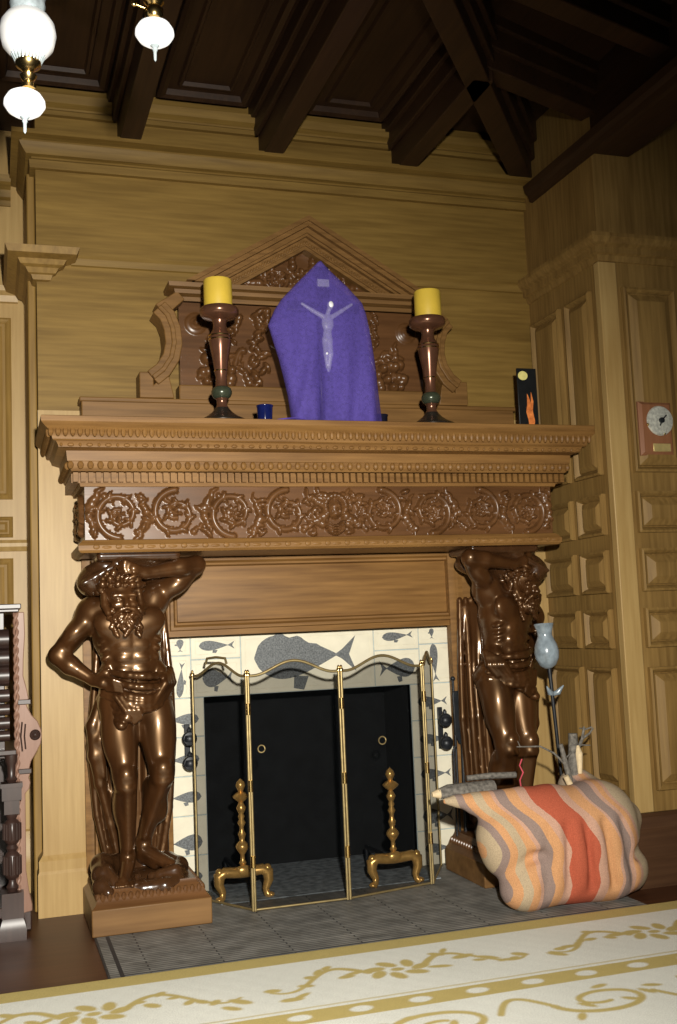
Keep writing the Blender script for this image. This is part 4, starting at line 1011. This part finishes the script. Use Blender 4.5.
for a_, b_ in ((.066, .012), (-.080, -.022), (.02, -.072)): MB().ball((dx+a_, YF-.054, dz+b_), .008).build('screw', M['brass'], wp)
MB().box(3.432, 3.542, YF-.049, YF-.0435, 2.268, 2.312).build('name_plate', M['plate'], wp, bevel=.002)

# ================================================================== GLASS ON A STAND
gt = thing('glass_lamp_stand', 'milky blue glass shade on thin dark stand beside the right figure', 'lamp', (2.90, 5.19, .006))
pt = lambda t: (2.83+.055*t, 5.19, 1.13-.99*t)
MB().tube([pt(-.02), pt(.5), (2.90, 5.19, .06)], [.011, .009, .010], 10).build('stem', M['iron'], gt, 60)
MB().lathe([(0, 0), (.085, 0), (.085, .012), (.03, .03), (.012, .07), (0, .07)], (2.90, 5.19, .007), 20).build('base', M['iron'], gt, 40)
ax = (-.055, 0, .99)
MB().lathe([(0, 0), (.02, .002), (.045, .02), (.062, .055), (.066, .09), (.060, .125), (.047, .155), (.039, .175), (.040, .195), (.054, .24), (.051, .24), (.035, .18), (.05, .09), (.03, .03), (0, .02)], (2.825, 5.19, 1.125), 20, ax).build('glass_shade', M['glass_grey'], gt, 60)
for a, sx in ((.35, -1), (.4, 1)):
    MB().tube([(2.842, 5.19, .99), (2.842+sx*.025, 5.175, 1.0), (2.842+sx*.05, 5.16, 1.035)], [.012, .016, .003], 8).build('leaf', M['glass_grey'], gt, 60)

# ================================================================== FIREWOOD BAG
G = SDF((1.96, 4.60, -.02), (3.30, 5.34, .70), .011)
G.rbox((2.42, 4.735, .008), (3.02, 5.02, .50), .13, .04)
G.ell((2.60, 4.88, .40), (.22, .15, .18), .06); G.ell((2.86, 4.88, .38), (.22, .16, .20), .06); G.ell((2.74, 4.85, .27), (.32, .15, .24), .06)
G.ell((2.50, 4.87, .14), (.15, .13, .13), .05); G.ell((2.90, 4.86, .14), (.20, .14, .135), .05)
G.cap((2.46, 4.90, .50), (2.16, 4.96, .525), .075, .03, .05); G.cap((2.16, 4.96, .525), (2.10, 4.97, .528), .03, .018, .02)
G.ell((2.36, 4.90, .36), (.12, .11, .12), .05); G.ell((2.45, 4.86, .13), (.10, .11, .125), .03)
G.cap((2.86, 5.03, .52), (3.06, 4.95, .36), .10, .10, .05); G.ell((3.035, 4.90, .13), (.105, .11, .12), .04); G.ell((3.0, 4.92, .27), (.11, .12, .12), .04)
G.cap((2.50, 4.76, .27), (2.36, 4.83, .24), .02, .02, .05, sub=True); G.cap((3.02, 4.78, .215), (3.14, 4.86, .24), .018, .02, .05, sub=True)
G.ell((2.36, 4.90, .32), (.12, .12, .17), .04); G.cap((2.42, 4.90, .46), (2.24, 4.94, .50), .07, .045, .04); G.ell((2.43, 4.84, .10), (.12, .10, .095), .04)
for k in range(5): G.cap((2.50+.12*k, 4.735, .10), (2.52+.10*k, 4.715, .40), .010, .010, .05, sub=True)
me = G.mesh('bag', relax=3)
co = np.zeros(len(me.vertices)*3); me.vertices.foreach_get('co', co); co = co.reshape(-1, 3)
z_ = np.clip((co[:, 2]-.30)/.27, 0, 1); z_ = z_*z_*(3-2*z_)
s_ = co[:, 0]+.155*z_+.03*(co[:, 1]-4.75)+.006*np.sin(co[:, 2]*40)
stops = [(1.9, 'bg'), (2.22, 'or'), (2.25, 'bg'), (2.30, 'gy'), (2.335, 'or'), (2.375, 'bg'), (2.425, 'or'), (2.465, 'pk'), (2.485, 'gy'), (2.535, 'or'), (2.585, 'pk'), (2.632, 'rd'), (2.775, 'pk'), (2.825, 'or'), (2.895, 'pk'), (2.91, 'gy'), (2.965, 'pk'), (2.99, 'or'), (3.02, 'pk'), (3.04, 'bg'), (9, 'bg')]
CC = {'or': (.60, .31, .145), 'bg': (.48, .37, .24), 'gy': (.29, .21, .18), 'pk': (.54, .32, .23), 'rd': (.46, .105, .055)}
M['bag'] = stripemat('striped woven wool', [(a, CC[k]) for a, k in stops[:-1]])
cols = np.zeros((len(co), 3)); cols[:, 0] = s_-2.0; cols[:, 1] = np.clip((co[:, 1]-4.965)/.02, 0, 1)*np.clip((co[:, 0]-2.7)/.03, 0, 1)
bag = thing('firewood_bag', 'bulging orange, red and beige striped woven bag of firewood on the hearth', 'bag', (2.72, 4.9, .006))
ob = link('woven_sack', me, M['bag'], bag, 180); setattr_col(ob.data, cols)

def branch(name, label, cat, segs, mat, ends=(), group=None):
    o = thing(name, label, cat, segs[0][0][0], group)
    for i, (pts, rad) in enumerate(segs): MB().tube(pts, rad, 10).build('stem' if i == 0 else 'twig', mat, o, 60)
    for pts, rad in ends: MB().tube(pts, rad, 10).build('bare_wood', M['cutwood'], o, 60)
branch('branch', 'thick grey branch stub with forked twigs rising from the striped bag', 'branch',
       [([(2.845, 5.0, .50), (2.83, 5.0, .62), (2.835, 5.0, .72), (2.838, 5.0, .80)], [.030, .030, .026, .023]),
        ([(2.85, 5.0, .70), (2.885, 4.99, .77), (2.90, 4.99, .83)], [.010, .008, .006]), ([(2.885, 4.99, .77), (2.925, 4.985, .795), (2.95, 4.985, .82)], [.007, .006, .004]), ([(2.90, 4.99, .815), (2.945, 4.99, .825)], [.005, .004]), ([(2.87, 4.99, .74), (2.925, 4.985, .735)], [.005, .003]), ([(2.90, 4.99, .82), (2.87, 4.985, .825)], [.004, .003])],
       M['bark'], [([(2.85, 4.974, .60), (2.852, 4.976, .70), (2.85, 4.98, .74)], [.012, .02, .008]), ([(2.855, 4.982, .515), (2.86, 4.97, .55)], [.02, .01])], 'firewood in the striped bag')
branch('branch', 'slim grey branch with a long thin twig reaching across the right figure\'s knee', 'branch',
       [([(2.80, 4.965, .52), (2.775, 4.965, .62), (2.757, 4.965, .70), (2.745, 4.965, .755)], [.014, .015, .013, .011]),
        ([(2.772, 4.965, .645), (2.70, 4.96, .715), (2.62, 4.95, .755), (2.555, 4.95, .758), (2.49, 4.95, .762)], [.007, .0055, .0045, .004, .003]), ([(2.51, 4.95, .76), (2.495, 4.945, .79)], [.003, .002]), ([(2.765, 4.965, .68), (2.80, 4.96, .71)], [.005, .003])],
       M['bark'], (), 'firewood in the striped bag')
branch('split_stick', 'short pale split stick sticking out of the bag below the slim branch', 'stick',
       [([(2.80, 4.935, .49), (2.765, 4.935, .56), (2.745, 4.935, .60)], [.016, .017, .014])], M['cutwood'], (), 'firewood in the striped bag')
branch('log', 'grey log with pale cut tip poking out of the bag\'s left end', 'log',
       [([(2.42, 5.10, .545), (2.28, 5.10, .545), (2.17, 5.10, .55), (2.12, 5.10, .545)], [.045, .043, .036, .024])], M['bark'], [([(2.125, 5.10, .545), (2.085, 5.10, .543)], [.026, .012])], 'firewood in the striped bag')
branch('log', 'brown stick lying on the bag in front of the fire tools', 'log',
       [([(2.56, 5.12, .60), (2.42, 5.13, .605), (2.30, 5.15, .60)], [.016, .016, .014])], M['bark'], (), 'firewood in the striped bag')
yr = tag(MB().tube([(2.50, 4.945, .555), (2.495, 4.945, .60), (2.515, 4.945, .635), (2.50, 4.95, .67), (2.515, 4.95, .70)], .0038, 8).build('yarn', M['yarn'], None, 60), 'pink red twist of yarn standing up from the bag\'s top edge', 'yarn')

# ================================================================== RUG
rx0, rx1, ry0, ry1, h = -1.0, 3.9, 2.0, 4.64, .009
us = np.arange(rx0, rx1+h/2, h); ws = np.arange(ry0, ry1+h/2, h*.8)
ws[-1] = ry1
U, W = np.meshgrid(us, ws)
gold = np.zeros_like(U)
d = ry1-W
edge = np.maximum(gold, (d < .125)*1.)
def band(a, b): return ((d > a) & (d < b))*1.
dots = np.clip((1-np.sqrt(((((U+.005) % .232)-.116)/.045)**2+((d-.752)/.03)**2))*4+.4, 0, 1)
g = edge+band(.69, .815)*(1-dots)+band(.655, .668)*.6
def curve(fx, fz, n, r0, r1):
    global g
    for t in np.linspace(0, 1, n):
        x, y = fx(t), fz(t); r_ = r0+(r1-r0)*t+.003
        a = np.searchsorted(us, (x-r_, x+r_)); b = np.searchsorted(ws, (y-r_, y+r_)); sl_ = (slice(*b), slice(*a))
        g[sl_] = np.maximum(g[sl_], np.clip((r_-np.sqrt((U[sl_]-x)**2+(W[sl_]-y)**2))/.009+.1, 0, 1))
def spot(x, y, rx, ry, a):
    global g
    X_, Y_ = U-x, W-y; c_, s2 = math.cos(a), math.sin(a)
    g = np.maximum(g, np.clip((1-np.sqrt(((c_*X_+s2*Y_)/rx)**2+((-s2*X_+c_*Y_)/ry)**2))*min(rx, ry)/.008+.4, 0, 1))
rr = random.Random(9)
for cx in (.35, 1.55, 2.75):                      # flower sprays in the white border
    yc = ry1-.39
    for k in range(7): a = 2*PI*k/7; spot(cx+.10*math.cos(a), yc+.075*math.sin(a), .05, .028, a+.5)
    spot(cx, yc, .03, .022, 0)
    for sx in (-1, 1):
        curve(lambda t: cx+sx*(.12+.42*t), lambda t: yc+.10*math.sin(t*5.5)+.01, 160, .018, .009)
        for k in range(9): t = k/8; spot(cx+sx*(.17+.36*t), yc+.10*math.sin(t*5.5)+rr.uniform(-.07, .07), rr.uniform(.03, .055), rr.uniform(.015, .024), rr.uniform(-1, 1))
for k in range(-2, 8):                            # running scroll further in
    cx = .25+.62*k; yc = ry1-1.02; sg = 1 if k % 2 else -1
    curve(lambda t: cx+(.20-.15*t)*math.cos(sg*(PI*2.6*t)+PI), lambda t: yc+(.13-.10*t)*math.sin(sg*(PI*2.6*t)+PI), 260, .017, .012)
    curve(lambda t: cx-.2-.42*t*.5+.0, lambda t: yc+sg*.12*math.sin(PI*t), 120, .014, .014)
    for q in range(6): spot(cx+rr.uniform(-.24, .24), yc+rr.uniform(-.16, .16), .04, .017, rr.uniform(-1.5, 1.5))
wob = .5+.5*np.sin(U*9+1.3)*np.sin(W*7+.4)
white = np.stack([.88+0*U, .885+0*U, .80+0*U], -1); gcol = np.stack([.58+0*U, .46+0*U, .17+0*U], -1)
white *= (1-.06*wob)[..., None]
colr = white*(1-np.clip(g, 0, 1)[..., None])+gcol*np.clip(g, 0, 1)[..., None]
zz = .013+.0003*np.sin(U*60)*np.sin(W*50)
rgm = MB(); nj, ni = U.shape; idx = np.arange(nj*ni).reshape(nj, ni)
V_ = np.stack([U, W, zz], -1).reshape(-1, 3); Fq = np.stack([idx[:-1, :-1], idx[:-1, 1:], idx[1:, 1:], idx[1:, :-1]], -1).reshape(-1, 4).tolist()
# turned-down edge
per = np.concatenate([idx[0, :], idx[1:, -1], idx[-1, -2::-1], idx[-2:0:-1, 0]]); low = V_[per].copy(); low[:, 2] = .0015
nv = len(V_); k_ = len(per)
Fq += [[int(per[i]), nv+i, nv+(i+1) % k_, int(per[(i+1) % k_])] for i in range(k_)]
rgm.add(np.concatenate([V_, low]), Fq)
ro = rgm.build('rug', M['rug'], None, 180, attr=np.concatenate([colr.reshape(-1, 3), colr.reshape(-1, 3)[per]]))
tag(ro, 'cream rug with gold borders and scrolling flowers in front of the hearth', 'rug')

# ================================================================== CUPBOARD AT THE LEFT
cb = thing('carved_cupboard', 'dark carved oak cupboard with fluted leg and scrolled side board, cut off at left', 'cupboard', (-.2, 5.7, 0))
cx0, cx1, cyf, cyb = -.62, .082, 5.53, 6.0
MB().box(cx0, .14, cyf-.06, cyb, 1.545, 1.57).box(cx0, .13, cyf-.045, cyb, 1.53, 1.546).build('top_board', M['cupboard'], cb, bevel=.004)
bdy = MB().box(cx0, cx1-.02, cyf, cyb, .83, 1.53)
bdy.build('body', M['cupboard'], cb, bevel=.004)
rd = MB()
for z, r_ in ((1.40, .05), (1.31, .045), (1.225, .05)): rd.tube([(cx0, cyf, z), (cx1, cyf, z)], r_, 14)
for z, r_ in ((1.13, .032), (1.065, .028), (1.0, .03), (.94, .026)): rd.tube([(cx0, cyf-.02, z), (cx1, cyf-.02, z)], r_, 14)
rd.build('reeded_front', M['cupboard'], cb, 60)
MB().box(cx0, cx1+.03, cyf-.06, cyb, .85, .875).build('ledge', M['cupboard'], cb, bevel=.004)
rp = MB()
for a in (0, PI): rp.tube([(.115+.007*math.cos(a+z*70), cyf-.01+.007*math.sin(a+z*70), z) for z in np.linspace(.10, 1.53, 200)], .008, 6)
rp.build('rope_moulding', M['cupboard_pink'], cb, 60)
ol = [(.118, 1.53), (.155, 1.53), (.158, 1.42), (.15, 1.30), (.148, 1.22), (.165, 1.15), (.172, 1.11), (.16, 1.085), (.165, 1.07), (.185, 1.03), (.212, 1.0), (.228, .96), (.232, .93), (.226, .89), (.205, .85), (.18, .81), (.172, .78), (.178, .755), (.168, .735), (.176, .71), (.17, .68), (.152, .66), (.152, .30), (.165, .2), (.178, .14), (.178, .11), (.118, .10)]
sb = MB().prism(ol, front(cyf+.02), 0, .03).build('side_scroll_board', M['cupboard_pink'], cb, bevel=.004)
MB().lathe([(0, 0), (.024, 0), (.026, .006), (.02, .012), (.016, .008), (.012, .014), (0, .018)], (.20, cyf-.01, .935), 20, (0, -1, 0)).build('rosette', M['cupboard'], sb, 40)
for z in (1.095, .765): MB().box(.12, .182, cyf-.02, cyf+.02, z-.012, z+.012).build('peg', M['cupboard'], sb, bevel=.003)
MB().tube([(.14, cyf-.012, .86), (.133, cyf-.012, .93), (.14, cyf-.012, 1.0)], .004, 6).tube([(.155, cyf-.012, .87), (.15, cyf-.012, .93), (.155, cyf-.012, .99)], .004, 6).build('incised_line', M['cupboard'], sb, 60)
def column(x, y):
    c = (x, y, 0); k = MB()
    k.box(x-.045, x+.045, y-.045, y+.045, .64, .70); k.box(x-.05, x+.05, y-.05, y+.05, .70, .72); k.box(x-.035, x+.035, y-.035, y+.035, .575, .645)
    k.box(x-.05, x+.05, y-.05, y+.05, .10, .215)
    k.lathe([(.02, .215), (.03, .235), (.018, .255), (.018, .27), (.03, .28), (.036, .295), (.036, .38), (.03, .39), (.02, .4), (.028, .415), (.02, .43), (.03, .44), (.038, .455), (.038, .53), (.03, .54), (.02, .55), (.028, .565), (.03, .58)], c, 20)
    for z0, z1 in ((.296, .379), (.456, .53)):
        for i in range(14): a = 2*PI*i/14; k.tube([(x+.037*math.cos(a), y+.037*math.sin(a), z0), (x+.037*math.cos(a), y+.037*math.sin(a), z1)], .007, 6)
    k.lathe([(.018, .72), (.028, .735), (.018, .75), (.02, .80), (.028, .82), (.03, .85)], c, 16)
    k.build('turned_leg', M['cupboard'], cb, 40)
    MB().moulding([(0, 0), (.02, 0), (.022, .05), (.01, .09), (0, .11)], [(x-.04, y+.04), (x-.04, y-.04), (x+.04, y-.04), (x+.04, y+.04)], True).box(x-.04, x+.04, y-.04, y+.04, 0, .11).build('foot', M['cupboard'], cb, 30)
column(.088, 5.50); column(-.55, 5.50)
MB().box(cx0, .12, 5.47, 5.98, .10, .15).build('bottom_shelf', M['cupboard'], cb, bevel=.005)
MB().box(.135, .175, cyf, cyb, .02, .13).build('side_foot', M['cupboard'], cb, bevel=.006)
MB().box(cx0, .10, 5.94, 5.98, .15, .84).build('back_board', M['cupboard'], cb)

# ================================================================== CHANDELIER
ch = thing('chandelier', 'brass hanging lamp with large white globe and small white mushroom shades', 'chandelier', (.29, 3.02, 4.42))
gx, gy, gz = .112, 3.0, 3.095
MB().lathe([(.036, -.068), (.05, -.06), (.07, -.036), (.0785, 0), (.074, .03), (.06, .052), (.042, .066), (.038, .068)], (gx, gy, gz), 40).build('globe', M['globe'], ch, 60)
MB().lathe([(.038, .064), (.046, .068), (.05, .085), (.047, .10), (.052, .115), (.05, .13), (.044, .13)], (gx, gy, gz), 28).build('glass_collar', M['clear_glass'], ch, 30)
gal = MB()
for i in range(22):
    a = 2*PI*i/22; gal.tube([(gx+.034*math.cos(a), gy+.034*math.sin(a), gz-.082), (gx+.044*math.cos(a), gy+.044*math.sin(a), gz-.062), (gx+.052*math.cos(a), gy+.052*math.sin(a), gz-.05)], .0035, 6)
gal.build('gallery', M['clear_glass'], ch, 60)
MB().lathe([(.0, -.165), (.02, -.16), (.022, -.15), (.012, -.14), (.02, -.132), (.024, -.122), (.014, -.112), (.02, -.104), (.034, -.094), (.036, -.08), (.02, -.072), (0, -.07)], (gx, gy, gz), 28).build('brass_body', M['brass'], ch, 50)
def dome(x, y, z):      # z at the shade's middle
    MB().lathe([(.018, -.034), (.03, -.031), (.046, -.020), (.057, -.003), (.056, .010), (.046, .027), (.03, .037), (.014, .041)], (x, y, z), 32).build('mushroom_shade', M['shade'], ch, 60)
    MB().lathe([(0, -.085), (.004, -.08), (.005, -.055), (.008, -.05), (.006, -.044), (.014, -.036), (0, -.034)], (x, y, z), 14).build('drop_finial', M['clear_glass'], ch, 50)
dome(gx-.011, gy, gz-.208)
lx, lz = .470, 3.146
dome(lx, gy, lz)
MB().lathe([(.014, .04), (.026, .052), (.028, .075), (.02, .085), (.03, .098), (.026, .112), (.012, .12), (0, .13)], (lx, gy, lz), 24).build('brass_cup', M['brass'], ch, 50)
MB().tube([(lx, gy, lz+.12), (lx-.02, gy+.0, lz+.18), (lx-.08, gy+.01, lz+.24), (.29, gy+.02, 3.43)], .008, 10).build('arm', M['brass'], ch, 60)
MB().tube([(lx-.02, gy, lz+.075), (lx-.055, gy, lz+.085)], .004, 8).ball((lx-.058, gy, lz+.086), (.010, .006, .008)).build('gas_key', M['brass'], ch, 60)
for o in (-.044, .044): MB().tube([(gx+o, gy, gz+.13), (gx+o*1.1, gy+.01, gz+.24), (gx+o, gy+.015, gz+.32), (.29, gy+.02, 3.47)], .006, 8).build('arm', M['brass'], ch, 60)
MB().tube([(gx-.011, gy, gz-.165), (gx, gy, gz-.15)], .010, 8).build('link', M['brass'], ch, 60)
MB().lathe([(0, -1.02), (.03, -1.0), (.045, -.96), (.03, -.92), (.012, -.9), (.011, -.05), (.05, -.03), (.06, 0), (0, 0)], (.29, gy+.02, 4.42), 20).build('rod', M['brass'], ch, 50)

# ================================================================== LIGHT AND CAMERA
w = bpy.data.worlds.new('room'); S.world = w; w.use_nodes = True
w.node_tree.nodes['Background'].inputs[0].default_value = (.75, .85, 1, 1); w.node_tree.nodes['Background'].inputs[1].default_value = .006
fl_ = bpy.data.lights.new('flash', 'SPOT'); fl_.energy = 1800; fl_.color = (1, .955, .86); fl_.shadow_soft_size = .06; fl_.spot_size = math.radians(92); fl_.spot_blend = 1.0
fo = bpy.data.objects.new('camera_flash', fl_); COL.objects.link(fo); fo.location = (.24, -.05, 1.9)
tgt = Vector((.55, 5.6, .80)); fo.rotation_euler = (tgt-Vector(fo.location)).to_track_quat('-Z', 'Y').to_euler()
for x, y, z, e in ((gx, gy, gz-.1, .1), (lx, gy, lz-.09, .1)):
    pl = bpy.data.lights.new('lamp_glow', 'POINT'); pl.energy = e; pl.color = (1, .85, .62); pl.shadow_soft_size = .05
    po = bpy.data.objects.new('lamp_glow', pl); COL.objects.link(po); po.location = (x, y-.14, z)

yaw, pitch, roll = math.radians(18.0), math.radians(6.0), math.radians(-2.4)
fwd = Vector((math.sin(yaw)*math.cos(pitch), math.cos(yaw)*math.cos(pitch), math.sin(pitch)))
rt = Vector((math.cos(yaw), -math.sin(yaw), 0)); up = rt.cross(fwd)
r2 = rt*math.cos(roll)+up*math.sin(roll); u2 = -rt*math.sin(roll)+up*math.cos(roll)
cam = bpy.data.cameras.new('camera'); co_ = bpy.data.objects.new('camera', cam); COL.objects.link(co_)
mat = Matrix((r2, u2, -fwd)).transposed().to_4x4(); mat.translation = (0, 0, 1.4); co_.matrix_world = mat
cam.sensor_fit = 'VERTICAL'; cam.sensor_height = 36; cam.lens = 1079.0/1024*36; cam.clip_start = .05
S.camera = co_
S.view_settings.view_transform = 'Standard'; S.view_settings.look = 'None'; S.view_settings.gamma = 1; S.view_settings.use_curve_mapping = False
S.view_settings.exposure = 0.0
